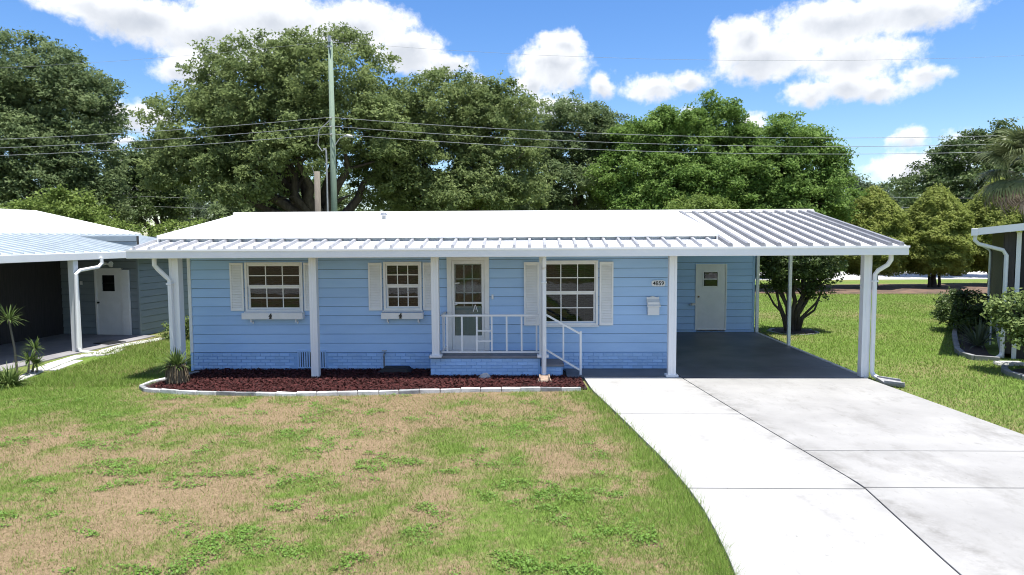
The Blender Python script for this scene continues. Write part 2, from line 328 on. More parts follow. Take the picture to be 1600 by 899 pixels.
# ------------------------------------------------------------------ mesh helpers
class MB:
    def __init__(s): s.v = []; s.f = []
    def box(s, x0, y0, z0, x1, y1, z1):
        b = len(s.v)
        s.v += [(x0,y0,z0),(x1,y0,z0),(x1,y1,z0),(x0,y1,z0),(x0,y0,z1),(x1,y0,z1),(x1,y1,z1),(x0,y1,z1)]
        s.f += [tuple(b+i for i in q) for q in ((0,3,2,1),(4,5,6,7),(0,1,5,4),(1,2,6,5),(2,3,7,6),(3,0,4,7))]
        return s
    def hexa(s, p):       # 8 points, bottom ring then top ring
        b = len(s.v); s.v += [tuple(q) for q in p]
        s.f += [tuple(b+i for i in q) for q in ((0,3,2,1),(4,5,6,7),(0,1,5,4),(1,2,6,5),(2,3,7,6),(3,0,4,7))]
        return s
    def prism(s, poly, z0, z1):   # polygon in x, y
        b = len(s.v); n = len(poly)
        s.v += [(x, y, z0) for x, y in poly] + [(x, y, z1) for x, y in poly]
        s.f.append(tuple(b+i for i in reversed(range(n)))); s.f.append(tuple(b+n+i for i in range(n)))
        for i in range(n): s.f.append((b+i, b+(i+1) % n, b+n+(i+1) % n, b+n+i))
        return s
    def prism_xz(s, poly, y0, y1):
        b = len(s.v); n = len(poly)
        s.v += [(x, y0, z) for x, z in poly] + [(x, y1, z) for x, z in poly]
        s.f.append(tuple(b+i for i in range(n))); s.f.append(tuple(b+n+i for i in reversed(range(n))))
        for i in range(n): s.f.append((b+i, b+n+i, b+n+(i+1) % n, b+(i+1) % n))
        return s
    def tube(s, pts, rad, sides=8, squash=None):
        pts = [Vector(p) for p in pts]; n = len(pts)
        if not hasattr(rad, '__len__'): rad = [rad]*n
        b = len(s.v); ref = None
        for i, p in enumerate(pts):
            d = (pts[min(i+1, n-1)]-pts[max(i-1, 0)]).normalized()
            if ref is None: ref = d.orthogonal().normalized() if abs(d.z) < 0.95 else Vector((1, 0, 0))
            a = (ref - d*ref.dot(d)).normalized(); ref = a; c = d.cross(a)
            for k in range(sides):
                t = 2*math.pi*(k+0.5)/sides
                s.v.append(tuple(p + a*(rad[i]*math.cos(t)) + c*(rad[i]*math.sin(t))))
        for i in range(n-1):
            for k in range(sides):
                k2 = (k+1) % sides
                s.f.append((b+i*sides+k, b+i*sides+k2, b+(i+1)*sides+k2, b+(i+1)*sides+k))
        s.f.append(tuple(b+k for k in reversed(range(sides)))); s.f.append(tuple(b+(n-1)*sides+k for k in range(sides)))
        return s
    def bar(s, a, c, w, h):      # rectangular bar from a to c
        a = Vector(a); c = Vector(c); d = (c-a).normalized()
        sd = d.cross(Vector((0, 0, 1)));  sd = sd.normalized() if sd.length > 1e-4 else Vector((1, 0, 0))
        u = sd.cross(d).normalized()
        ring = [sd*(-w/2)-u*(h/2), sd*(w/2)-u*(h/2), sd*(w/2)+u*(h/2), sd*(-w/2)+u*(h/2)]
        b = len(s.v); s.v += [tuple(a+r) for r in ring]+[tuple(c+r) for r in ring]
        s.f += [tuple(b+i for i in q) for q in ((0,3,2,1),(4,5,6,7),(0,1,5,4),(1,2,6,5),(2,3,7,6),(3,0,4,7))]
        return s
    def mesh(s, name, m):
        me = bpy.data.meshes.new(name); me.from_pydata(s.v, [], s.f); me.update()
        me.materials.append(MT[m] if isinstance(m, str) else m); return me
    def build(s, name, m, parent=None, smooth=False, bevel=0.0, world=True):
        me = s.mesh(name, m)
        if smooth:
            for p in me.polygons: p.use_smooth = True
        o = bpy.data.objects.new(name, me); col.objects.link(o)
        attach(o, parent, world)
        if bevel > 0:
            bv = o.modifiers.new('bevel', 'BEVEL'); bv.width = bevel; bv.segments = 2; bv.limit_method = 'ANGLE'; bv.angle_limit = R(50)
        return o

def world_of(o):
    m = o.matrix_basis.copy() if o.parent is None else world_of(o.parent) @ o.matrix_parent_inverse @ o.matrix_basis
    return m
def attach(o, parent, world=True):
    if parent is None: return
    o.parent = parent
    if world: o.matrix_parent_inverse = world_of(parent).inverted()
def empty(name, loc, rz=0.0):
    o = bpy.data.objects.new(name, None); col.objects.link(o); o.location = loc; o.rotation_euler = (0, 0, rz); o.empty_display_size = 0.3
    return o
def tag(o, label=None, cat=None, group=None, kind=None):
    if label: o['label'] = label
    if cat: o['category'] = cat
    if group: o['group'] = group
    if kind: o['kind'] = kind
    return o
def link_copy(o, parent, loc=None):
    c = o.copy(); col.objects.link(c); c.parent = parent; c.matrix_parent_inverse = o.matrix_parent_inverse.copy()
    if loc is not None: c.location = loc
    return c
def rect_minus(r, holes):
    out = [r]
    for (a0, a1, b0, b1) in holes:
        nxt = []
        for (x0, x1, z0, z1) in out:
            if a1 <= x0 or a0 >= x1 or b1 <= z0 or b0 >= z1: nxt.append((x0, x1, z0, z1)); continue
            if a0 > x0: nxt.append((x0, a0, z0, z1))
            if a1 < x1: nxt.append((a1, x1, z0, z1))
            m0, m1 = max(x0, a0), min(x1, a1)
            if b0 > z0: nxt.append((m0, m1, z0, b0))
            if b1 < z1: nxt.append((m0, m1, b1, z1))
        out = nxt
    return out
def sided_wall(parent, name, x0, x1, z0, z1, holes, loc, rz, row, m, core='room', zb=None):
    """lap-sided wall: local x along it, local y = 0 is the sheathing face, boards proud of it towards -y"""
    mb = MB()
    for (a, b, c, d) in rect_minus((x0, x1, zb if zb is not None else z0, z1), holes): mb.box(a, 0.02, c, b, 0.12, d)
    w = mb.build(name, core, parent, world=False); w.location = loc; w.rotation_euler = (0, 0, rz)
    z = z0; i = 0
    while z < z1-0.01:
        t = min(z+row, z1)
        for (a, b, c, d) in rect_minus((x0, x1, z+.009, t), holes):  # gap bares the dark core, standing in for the lap shadow line
            mb = MB()
            f = lambda q: -0.004-0.020*(z+row-q)/row
            mb.hexa([(a, f(c), c), (b, f(c), c), (b, 0.019, c), (a, 0.019, c), (a, f(d), d), (b, f(d), d), (b, 0.019, d), (a, 0.019, d)])
            mb.build('siding_board', m, w, world=False)
        z = t; i += 1
    return w

# numpy meshes for leaves, blades, chips
def quad_mesh(name, P, m, attrs, k=4):
    """P: (n, k, 3) corner positions"""
    n = P.shape[0]; me = bpy.data.meshes.new(name)
    me.vertices.add(n*k); me.vertices.foreach_set('co', P.reshape(-1).astype(np.float32))
    me.loops.add(n*k); me.loops.foreach_set('vertex_index', np.arange(n*k, dtype=np.int32))
    me.polygons.add(n); me.polygons.foreach_set('loop_start', np.arange(0, n*k, k, dtype=np.int32)); me.polygons.foreach_set('loop_total', np.full(n, k, dtype=np.int32))
    me.update(calc_edges=True)
    for an, av in attrs.items():
        a = me.attributes.new(an, 'FLOAT', 'FACE'); a.data.foreach_set('value', av.astype(np.float32))
    me.materials.append(MT[m]); return me
def unit(v): return v/np.maximum(np.linalg.norm(v, axis=-1, keepdims=True), 1e-6)
def leaves(pos, nrm, size, wid=0.5):
    n = len(pos); t = unit(np.cross(nrm, rng.normal(size=(n, 3)))); b = np.cross(nrm, t)
    l = size[:, None]; w = l*wid
    return np.stack([pos-t*l*0.5, pos+b*w*0.5+t*l*0.05, pos+t*l*0.5, pos-b*w*0.5+t*l*0.05], axis=1)
def tri_leaves(pos, nrm, size, wid):
    n = len(pos); t = unit(np.cross(nrm, rng.normal(size=(n, 3)))); b = np.cross(nrm, t); l = size[:, None]
    return np.stack([pos-t*l*0.4-b*l*wid*0.5, pos-t*l*0.4+b*l*wid*0.5, pos+t*l*0.6], axis=1)
def crown_mesh(name, lobes, n, leaf, m, clump=0.75, seed=0, low=-0.55, shell=0.55, flat=0.55, wid=0.66, up_bias=0.55, tri=False):
    global rng
    if tri: n = int(n*1.75); leaf = leaf*.84
    rng = np.random.default_rng(seed+101)
    lob = np.array(lobes, float)
    area = (lob[:, 3]*lob[:, 4]+lob[:, 3]*lob[:, 5]+lob[:, 4]*lob[:, 5])
    nc = np.maximum(4, (area*2.6/(clump**2)).astype(int)); tot = nc.sum()
    li = np.repeat(np.arange(len(lob)), nc)
    d = unit(rng.normal(size=(tot*3, 3))); d = d[d[:, 2] > low][:tot]
    while len(d) < tot: d = np.concatenate([d, d[:tot-len(d)]])
    rr = shell+(1-shell)*rng.random(tot)**0.7
    rr = np.where(rng.random(tot) < .14, rng.uniform(1.0, 1.13, tot), rr)
    c = lob[li, :3]+d*lob[li, 3:6]*rr[:, None]
    cs = clump*(0.45+0.9*rng.random(tot))*np.where(rr > 1.0, .6, 1.0)
    nt_ = max(8, n//16); tc = rng.integers(0, tot, nt_)
    off = rng.normal(size=(nt_, 3)); off = off/np.maximum(1, np.linalg.norm(off, axis=1, keepdims=True)/2.1)
    tp = c[tc]+off*cs[tc][:, None]*np.array([0.56, 0.56, 0.56*flat])
    ti = rng.integers(0, nt_, n); ci = tc[ti]
    p = tp[ti]+rng.normal(size=(n, 3))*np.array([1, 1, .6])*(leaf*.95)
    tw = rng.normal(size=nt_)*.10
    nrm = unit(0.35*d[ci]+np.array([0, 0, up_bias])+0.75*rng.normal(size=(n, 3))*0.8)
    sz = leaf*(0.65+0.7*rng.random(n))
    ct = rng.random(tot)*0.55+rng.normal(size=tot)*0.06
    zmin, zmax = lob[:, 2].min()-lob[:, 5].max(), (lob[:, 2]+lob[:, 5]).max()
    tint = np.clip(0.16+ct[ci]+tw[ti]+0.26*(rng.random(n)-0.5), 0, 1)
    if tri: return quad_mesh(name, tri_leaves(p, nrm, sz, wid), m, {'tint': tint}, 3)
    return quad_mesh(name, leaves(p, nrm, sz, wid), m, {'tint': tint})
def add_mesh(name, me, parent=None, world=True):
    o = bpy.data.objects.new(name, me); col.objects.link(o); attach(o, parent, world); return o
def trunk_mb(base, fork_z, r0, targets, seed, lean=(0, 0)):
    rd = random.Random(seed); mb = MB(); bx, by, bz = base
    fk = Vector((bx+lean[0], by+lean[1], fork_z))
    pts = [Vector((bx, by, bz-0.2))]; rad = [r0*1.35]
    for i in range(1, 5):
        t = i/4; pts.append(Vector((bx+lean[0]*t+rd.uniform(-.12, .12)*r0*2, by+lean[1]*t, bz+(fork_z-bz)*t))); rad.append(r0*(1-0.28*t))
    mb.tube(pts, rad, 9)
    for tg in targets:
        tg = Vector(tg); q = pts[rd.choice([2, 3, 4])]; n = 6; pp = []; rr_ = []
        sag = rd.uniform(0.1, 0.3)*(tg-q).length
        for i in range(n+1):
            t = i/n; p = q.lerp(tg, t); p.z += math.sin(math.pi*t)*sag*0.35
            if 0 < i: p += Vector((rd.uniform(-1, 1), rd.uniform(-1, 1), rd.uniform(-.6, .6)))*0.045*(tg-q).length
            pp.append(p); rr_.append(max(0.03, r0*0.55*(1-t)**0.9+0.03))
        mb.tube(pp, rr_, 6)
        for k in range(3):
            i = rd.randint(2, n); a = pp[i]; e = a+Vector((rd.uniform(-1, 1), rd.uniform(-1, 1), rd.uniform(0.0, 1))).normalized()*rd.uniform(.8, 1.9)*max(0.5, r0*3)
            mb.tube([a, a.lerp(e, .5)+Vector((0, 0, .1)), e], [rr_[i]*0.6, rr_[i]*0.4, 0.02], 5)
    return mb

# value noise
_T = np.random.default_rng(3).random((256, 256))
def vnoise(x, y, s):
    x = x*s+17.3; y = y*s+5.1
    xi = np.floor(x).astype(int); yi = np.floor(y).astype(int); fx = x-xi; fy = y-yi
    fx = fx*fx*(3-2*fx); fy = fy*fy*(3-2*fy)
    g = lambda a, b: _T[a % 256, b % 256]
    return (g(xi, yi)*(1-fx)+g(xi+1, yi)*fx)*(1-fy)+(g(xi, yi+1)*(1-fx)+g(xi+1, yi+1)*fx)*fy
def fbm(x, y, s, o=4):
    a = 0; w = 0; k = 0.5
    for i in range(o): a = a+k*vnoise(x+i*13.7, y-i*7.1, s*2**i); w += k; k *= 0.55
    return a/w
def sst(x, a, b):
    t = np.clip((x-a)/(b-a), 0, 1); return t*t*(3-2*t)

# outlines on the ground
DL = [(13.75, 1.05), (12.5, 1.12), (10.7, 1.38), (8.45, 1.68), (7.2, 1.78), (6.1, 1.75), (5.5, 1.69), (3.5, 1.45), (0, 1.2), (-6, 0.6)]     # driveway left edge (y, x)
DR = [(13.55, 6.62), (12.8, 6.68), (9.64, 6.93), (6, 7.1), (0, 7.4), (-6, 8.2)]
DJ = [(13.7, 2.99), (10.94, 3.30), (7.62, 3.72), (5.56, 3.54), (0, 3.3), (-6, 3.2)]
def edge(tab, y):
    ys = [t[0] for t in tab][::-1]; xs = [t[1] for t in tab][::-1]
    return np.interp(y, ys, xs)
EDG = [(-7.05, 14.15), (-7.28, 13.7), (-7.50, 13.2), (-7.52, 12.78), (-7.28, 12.50), (-6.6, 12.33), (-5.6, 12.20), (-4.1, 12.16), (-2.6, 12.30), (-1.4, 12.48), (-0.2, 12.55), (1.02, 12.60)]
def bed_front(x): return np.interp(x, [-7.5]+[e[0] for e in EDG[5:]], [12.75]+[e[1] for e in EDG[5:]])
ROADZ = -0.046

def greenness(x, y):
    g = 0.29+0.9*(fbm(x, y, 0.55, 4)-0.5)+1.0*(fbm(x+40, y+9, 2.2, 3)-0.5)+0.75*(fbm(x-20, y+50, 6.0, 2)-0.5)
    g = g+0.20*sst(x, -3.0, 0.8)*sst(-y, -8.6, -6.6)             # lower right of the front lawn
    g = g+0.65*sst(-x, 5.4, 8.4)*sst(y, 9.4, 12.4)                # strip along the left neighbour
    dl = edge(DL, y)-x
    g = g+0.62*np.exp(-np.clip(dl, 0, 9)/0.45)*(dl > -0.3)
    g = np.where(x > 6, 0.72+1.0*(fbm(x, y, 0.4, 4)-0.5), g)
    g = np.where((y > 14) & (x < 6), 0.62+0.9*(fbm(x, y, 0.5, 4)-0.5), g)
    return np.clip(g, 0, 1)

# ================================================================== GROUND AND PAVING
def build_ground():
    xs = np.concatenate([[-900, -400, -200, -100, -60, -35, -22, -15], np.arange(-12, 17.01, 0.16), [20, 25, 32, 45, 70, 120, 220, 420, 900]])
    ys = np.concatenate([[-900, -400, -200, -90, -40, -20, -10, -3, 1, 3.5], np.arange(4.6, 26, 0.16), np.arange(26, 48, 1.0), [52, 60, 75, 100, 150, 250, 450, 900]])
    X, Y = np.meshgrid(xs, ys); Z = np.full(X.shape, -0.05)+0.012*(fbm(X, Y, 0.8, 3)-0.5)*(np.abs(X) < 14)
    v = np.stack([X, Y, Z], -1).reshape(-1, 3); ny, nx = X.shape
    i = np.arange(ny*nx).reshape(ny, nx); f = np.stack([i[:-1, :-1], i[:-1, 1:], i[1:, 1:], i[1:, :-1]], -1).reshape(-1, 4)
    me = bpy.data.meshes.new('ground'); me.vertices.add(len(v)); me.vertices.foreach_set('co', v.reshape(-1).astype(np.float32))
    me.loops.add(f.size); me.loops.foreach_set('vertex_index', f.reshape(-1).astype(np.int32))
    me.polygons.add(len(f)); me.polygons.foreach_set('loop_start', np.arange(0, f.size, 4, dtype=np.int32)); me.polygons.foreach_set('loop_total', np.full(len(f), 4, dtype=np.int32))
    me.update(calc_edges=True)
    a = me.attributes.new('green', 'FLOAT', 'POINT'); a.data.foreach_set('value', greenness(v[:, 0], v[:, 1]).astype(np.float32))
    me.materials.append(MT['ground']); tag(add_mesh('ground', me), kind='structure')
build_ground()

def sheet(name, poly, z, m, thick=0.03, parent=None):
    return MB().prism(poly, z-thick, z).build(name, m, parent)
def strip_poly(ta, tb, y0, y1, ia=0.0, ib=0.0, n=10):
    yy = np.linspace(y0, y1, n)
    a = [(float(edge(ta, y))+ia, float(y)) for y in yy]; b = [(float(edge(tb, y))-ib, float(y)) for y in yy[::-1]]
    return (a+b)[::-1] if y1 > y0 else a+b
drv = sheet('driveway', strip_poly(DL, DR, 13.60, -6.0, 0.02, 0.02, 24), -0.022, 'joint', 0.05)
tag(drv, kind='structure')
for (ta, tb, y0, y1, ia, ib) in ((DL, DJ, 13.62, 10.757, 0, .009), (DL, DJ, 10.724, 7.520, 0, .009), (DL, DJ, 7.496, 2.5, 0, .009), (DL, DJ, 2.49, -6, 0, .016),
                               (DJ, DR, 13.50, 8.890, .009, 0), (DJ, DR, 8.868, 7.566, .009, 0), (DJ, DR, 7.544, 2.5, .009, 0), (DJ, DR, 2.49, -6, .014, 0)):
    MB().prism(strip_poly(ta, tb, y0, y1, ia, ib), -0.07, 0.0).build('concrete_slab', 'drive' if ta is DL else 'drive_old', drv, bevel=0.006)
cf = sheet('carport_floor', [(0.72, 13.66), (6.5, 13.55), (6.5, 20.2), (3.0, 20.2), (3.0, 14.5), (0.72, 14.5)], -0.022, 'joint', 0.05)
tag(cf, kind='structure')
for poly in ([(0.72, 13.64), (2.985, 13.64), (2.985, 14.49), (0.72, 14.49)], [(3.0, 13.63), (6.58, 13.52), (6.58, 14.72), (3.0, 14.78)],
             [(3.0, 14.795), (6.58, 14.735), (6.56, 17.45), (3.0, 17.5)], [(3.0, 17.515), (6.56, 17.465), (6.55, 20.14), (3.0, 20.14)]):
    MB().prism(poly, -0.06, 0.004).build('concrete_slab', 'greyfloor', cf, bevel=0.006)
# pale kerb strip along the open side of the carport floor
tag(MB().prism([(6.585, 13.55), (6.67, 13.55), (6.64, 20.1), (6.555, 20.1)], -0.06, 0.016).build('carport_kerb', 'paver', bevel=0.008), kind='structure')
# road far behind the gardens, and the street the photographer hovers over
tag(sheet('back_road', [(-90, 43.5), (120, 46.5), (120, 57.0), (-90, 53.5)], -0.035, 'road', 0.02), kind='structure')
tag(sheet('front_street', [(-120, -13.5), (120, -13.5), (120, -6.02), (-120, -6.02)], -0.03, 'road', 0.03), kind='structure')

# ================================================================== THE BLUE HOUSE
W = 14.5
house = empty('mobile_home', (-2.2, 16.5, 0))
tag(house, 'light blue lap-sided single-storey house with white metal roof, porch and attached carport', 'house')
H = lambda mb, name, m, parent=house, **k: mb.build(name, m, parent, **k)

# window and door openings in the front wall: x0, x1, z0, z1 of the outer casing
WIN = [(-6.14, -4.89, 1.25, 2.31, 3, 2), (-3.15, -2.33, 1.27, 2.31, 3, 2), (0.20, 1.42, 0.94, 2.32, 3, 2)]
DOOR = (-1.79, -0.89, 0.40, 2.40)
holes = [(a+.05, b-.05, c+.05, d-.05) for a, b, c, d, _, _ in WIN]+[(DOOR[0]+.06, DOOR[1]-.06, 0.36, DOOR[3]-.06)]
front = sided_wall(house, 'front_wall', -7.33, 2.95, 0.355, 2.80, holes, Vector((0, W, 0))-house.location, 0, 0.199, 'blue')
# brick skirt: mortar core, then single bricks
sk = H(MB().box(-7.33, W-0.010, -0.12, -2.1, W+0.12, 0.353).box(0.22, W-0.010, -0.12, 2.95, W+0.12, 0.353).box(-2.1, W+.03, -0.12, 0.22, W+0.12, 0.353), 'brick_skirt', 'bluemortar')
def brick_mesh(l, seed):
    rd = random.Random(seed); j = lambda: rd.uniform(-.0025, .0025)
    return MB().hexa([(0+j(), -.018+j(), 0+j()), (l+j(), -.018+j(), 0+j()), (l, .02, 0), (0, .02, 0), (0+j(), -.018+j(), .057+j()), (l+j(), -.018+j(), .057+j()), (l, .02, .057), (0, .02, .057)]).mesh('brick', 'bluebrick')
BR = [brick_mesh(0.200, i) for i in range(5)]; BRH = [brick_mesh(0.095, 40+i) for i in range(2)]
def brick_run(parent, x0, x1, y, z0, rows, skip=()):
    inv = world_of(parent).inverted(); rd = random.Random(5)
    for r in range(rows):
        x = x0; first = True
        while x < x1-0.05:
            me = rd.choice(BRH) if (first and r % 2) or x+0.2 > x1 else rd.choice(BR)
            l = 0.095 if me in BRH else 0.20; first = False
            z = z0+r*0.0675
            if not any(a < x+l and x < b and c < z+.057 and z < d for a, b, c, d in skip):
                o = bpy.data.objects.new('brick', me); col.objects.link(o); o.parent = parent; o.matrix_parent_inverse = inv
                o.location = (x, y+rd.uniform(-.002, .002), z)
            x += l+0.010
VENT = (-5.05, -4.43, 0.0, 0.40)
brick_run(sk, -7.32, -2.12, W-0.008, 0.010, 5, [VENT]); brick_run(sk, 0.70, 2.94, W-0.008, 0.010, 5)
# corner boards
for x0, x1 in ((-7.39, -7.325), (2.94, 3.0)): H(MB().box(x0, W-.035, .36 if x0 < 0 else 0.02, x1, W+.12, 2.78), 'corner_trim', 'white_trim')
H(MB().box(-7.39, W-.028, -0.1, -7.335, W+.12, .355), 'skirt_corner', 'bluebrick')
# other walls (left side, back, carport side) and the floor deck close the box
H(MB().box(-7.33, W+.12, -.1, -7.22, 21.3, 2.9), 'side_wall', 'blue'); H(MB().box(2.85, W+.12, -.1, 2.95, 20.15, 2.9), 'side_wall', 'blue')
H(MB().box(-7.33, 21.3, -.1, 6.5, 21.4, 2.9), 'back_wall', 'blue'); H(MB().box(-7.2, W+.13, 0.36, 2.84, 21.29, 0.40), 'floor_deck', 'room')
H(MB().box(-7.2, W+.6, 2.72, 2.84, 21.29, 2.75), 'ceiling', 'room'); H(MB().box(-7.2, 16.6, 0.41, 2.84, 16.68, 2.71), 'partition', 'room')
# foundation vent: frame and upright slats
vt = H(MB().box(-5.05, W-.035, .02, -5.02, W-.011, .40).box(-4.46, W-.035, .02, -4.43, W-.011, .40).box(-5.02, W-.035, .375, -4.46, W-.011, .40).box(-5.02, W-.035, .02, -4.46, W-.011, .04), 'foundation_vent', 'bluebrick')
H(MB().box(-5.02, W-.0125, .04, -4.46, W-.011, .375), 'screen', 'room', vt)  # near-black back panel stands in for the shaded recess behind the slats
for i in range(11): H(MB().box(-5.005+i*.0495, W-.034, .041, -4.978+i*.0495, W-.014, .374), 'slat', 'bluebrick', vt)
# hose tap
fc = H(MB().tube([(-3.15, W-.01, .33), (-3.15, W-.12, .34), (-3.15, W-.15, .30)], .016, 8), 'faucet', 'steel')
H(MB().tube([(-3.15, W-.09, .36), (-3.15, W-.09, .40)], [.006, .006], 6).tube([(-3.20, W-.09, .405), (-3.10, W-.09, .405)], .012, 6), 'handle', 'steel', fc)
H(MB().tube([(-3.17, W-.03, .30), (-3.17, W-.03, -.06)], .014, 6), 'water_pipe', 'oldpole')

def window(x0, x1, z0, z1, cols, rows, parent=house, box=True):
    t = .048; y0, y1 = W-.055, W+.10
    w = H(MB().box(x0, y0, z0, x0+t, y1, z1).box(x1-t, y0, z0, x1, y1, z1).box(x0+t, y0, z1-t, x1-t, y1, z1).box(x0+t, y0, z0, x1-t, y1, z0+t), 'window', 'white_trim', bevel=.004)
    H(MB().box(x0-.02, y0-.03, z0-.025, x1+.02, y0+.02, z0+.001), 'sill', 'white_trim', w)
    xi0, xi1 = x0+t, x1-t; zm = (z0+z1)/2+.01
    for lower in (0, 1):
        a, b = (z0+t, zm) if lower else (zm, z1-t)
        yy = W+.004 if lower else W-.022; s = .045 if lower else .035
        sx = .03 if not lower else .045
        H(MB().box(xi0, yy, a, xi0+sx, yy+.03, b).box(xi1-sx, yy, a, xi1, yy+.03, b).box(xi0+sx, yy, b-s, xi1-sx, yy+.03, b).box(xi0+sx, yy, a, xi1-sx, yy+.03, a+s*.8), 'lower_sash' if lower else 'upper_sash', 'white_trim', w)
        gx0, gx1, gz0, gz1 = xi0+sx, xi1-sx, a+s*.8, b-s
        dx, dz, g = (gx1-gx0)/cols, (gz1-gz0)/rows, .010
        mb = MB()
        for i in range(1, cols): mb.box(gx0+i*dx-g, yy+.006, gz0, gx0+i*dx+g, yy+.024, gz1)
        for j in range(1, rows):
            for i in range(cols): mb.box(gx0+i*dx+(g if i else 0), yy+.007, gz0+j*dz-g, gx0+(i+1)*dx-(g if i < cols-1 else 0), yy+.023, gz0+j*dz+g)
        H(mb, 'muntin', 'white_trim', w)
        for i in range(cols):
            for j in range(rows):
                H(MB().box(gx0+i*dx+(g if i else 0), yy+.012, gz0+j*dz+(g if j else 0), gx0+(i+1)*dx-(g if i < cols-1 else 0), yy+.015, gz0+(j+1)*dz-(g if j < rows-1 else 0)), 'pane', 'glass', w)
    mb = MB(); z = z0+t
    while z < z1-t:
        mb.hexa([(xi0, W+.135, z), (xi1, W+.135, z), (xi1, W+.137, z+.003), (xi0, W+.137, z+.003), (xi0, W+.158, z+.014), (xi1, W+.158, z+.014), (xi1, W+.160, z+.017), (xi0, W+.160, z+.017)]); z += .045
    for q in (.2, .8): mb.box(xi0+(xi1-xi0)*q, W+.131, z0+t, xi0+(xi1-xi0)*q+.006, W+.133, z1-t)
    H(mb, 'blind', 'blind', w)
    return w
def shutter(x0, x1, z0, z1):
    y0, y1 = W-.060, W-.026; t = .035; mb = MB()
    mb.box(x0, y0, z0, x0+t, y1, z1).box(x1-t, y0, z0, x1, y1, z1).box(x0+t, y0, z1-t*1.3, x1-t, y1, z1).box(x0+t, y0, z0, x1-t, y1, z0+t*1.3).box(x0+t, y1-.006, z0+t*1.3, x1-t, y1, z1-t*1.3)
    z = z0+t*1.3
    while z < z1-t*1.3-.03:
        mb.hexa([(x0+t, y0+.004, z), (x1-t, y0+.004, z), (x1-t, y1-.006, z+.006), (x0+t, y1-.006, z+.006), (x0+t, y1-.016, z+.028), (x1-t, y1-.016, z+.028), (x1-t, y1-.006, z+.032), (x0+t, y1-.006, z+.032)]); z += .0345
    H(mb, 'shutter', 'shutter')
for w in WIN: window(*w)
for (a, b, c, d) in ((-6.46, -6.17, 1.27, 2.30), (-4.86, -4.57, 1.27, 2.30), (-3.47, -3.18, 1.27, 2.29), (-2.30, -2.01, 1.27, 2.29), (-0.15, 0.17, 0.94, 2.29), (1.45, 1.74, 0.94, 2.29)): shutter(a, b, c, d)
for (a, b) in ((-6.17, -4.86), (-3.18, -2.29)):
    fb = H(MB().box(a, W-.20, 1.10, b, W-.185, 1.235).box(a, W-.185, 1.10, a+.015, W-.03, 1.235).box(b-.015, W-.185, 1.10, b, W-.03, 1.235).box(a+.015, W-.185, 1.10, b-.015, W-.03, 1.115), 'flower_box', 'white_trim', bevel=.003)
    for q in (.14, .88):
        x = a+(b-a)*q; H(MB().box(x-.012, W-.16, 1.03, x+.012, W-.03, 1.055).box(x-.012, W-.16, 1.055, x+.012, W-.145, 1.098).box(x-.012, W-.05, .99, x+.012, W-.03, 1.03), 'bracket', 'white_trim', fb)
    x = (a+b)/2-.06     # small dark cut-out bird on the front board
    H(MB().prism_xz([(x, 1.115), (x+.015, 1.15), (x-.012, 1.165), (x+.02, 1.20), (x+.035, 1.225), (x+.055, 1.23), (x+.05, 1.21), (x+.062, 1.17), (x+.05, 1.13), (x+.055, 1.112), (x+.035, 1.112)], W-.215, W-.203), 'ornament', 'black', fb)

# front door: casing, storm door, main door behind it
dx0, dx1, dz0, dz1 = DOOR
cs = H(MB().box(dx0, W-.06, dz0, dx0+.10, W+.08, dz1).box(dx1-.10, W-.06, dz0, dx1, W+.08, dz1).box(dx0+.10, W-.06, dz1-.07, dx1-.10, W+.08, dz1).box(dx0+.10, W-.07, dz0-.02, dx1-.10, W+.08, dz0+.025), 'door_casing', 'white_trim', bevel=.004)
a0, a1, b0, b1 = dx0+.10, dx1-.10, dz0+.025, dz1-.07
sd = H(MB().box(a0+.003, W-.045, b0, a0+.062, W-.015, b1-.003).box(a1-.062, W-.045, b0, a1-.003, W-.015, b1-.003).box(a0+.062, W-.045, b1-.075, a1-.062, W-.015, b1-.003).box(a0+.062, W-.045, b0, a1-.062, W-.015, b0+.30).box(a0+.062, W-.045, b0+.98, a1-.062, W-.018, b0+1.02), 'storm_door', 'door', bevel=.003)
H(MB().box(a0+.062, W-.033, b0+.30, a1-.062, W-.029, b0+.98), 'pane', 'glass', sd); H(MB().box(a0+.062, W-.033, b0+1.02, a1-.062, W-.029, b1-.075), 'pane', 'glass', sd)
H(MB().box(a0+.03, W-.070, b0+.93, a0+.05, W-.046, b0+1.05).tube([(a0+.04, W-.075, b0+.97), (a0+.12, W-.075, b0+.975)], .010, 6), 'handle', 'white_trim', sd)
H(MB().tube([(a0+.07, W-.06, b0+1.42), (a0+.17, W-.06, b0+1.43)], .012, 6), 'closer_bracket', 'white_trim', sd)
# main door with nine lights
lx0, lx1, lz0, lz1 = a0+.085, a1-.085, b0+.92, b1-.10
md = MB()
for (p, q, r_, s_) in rect_minus((a0, a1, b0, b1), [(lx0, lx1, lz0, lz1)]): md.box(p, W+.02, r_, q, W+.055, s_)
md = H(md, 'front_door', 'door'); dx, dz = (lx1-lx0)/3, (lz1-lz0)/3; mb = MB()
for i in (1, 2): mb.box(lx0+i*dx-.012, W+.015, lz0, lx0+i*dx+.012, W+.05, lz1)
for j in (1, 2):
    for i in range(3): mb.box(lx0+i*dx+(.012 if i else 0), W+.016, lz0+j*dz-.012, lx0+(i+1)*dx-(.012 if i < 2 else 0), W+.049, lz0+j*dz+.012)
H(mb, 'muntin', 'white_trim', md)
for i in range(3):
    for j in range(3): H(MB().box(lx0+i*dx+.012, W+.030, lz0+j*dz+.012, lx0+(i+1)*dx-.012, W+.034, lz0+(j+1)*dz-.012), 'pane', 'glass', md)
H(MB().tube([(a1-.06, W+.02, b0+.92), (a1-.06, W-.012, b0+.92)], .022, 8), 'door_knob', 'brass', md)
x = -1.235; z = 1.235  # little white bow on the storm door
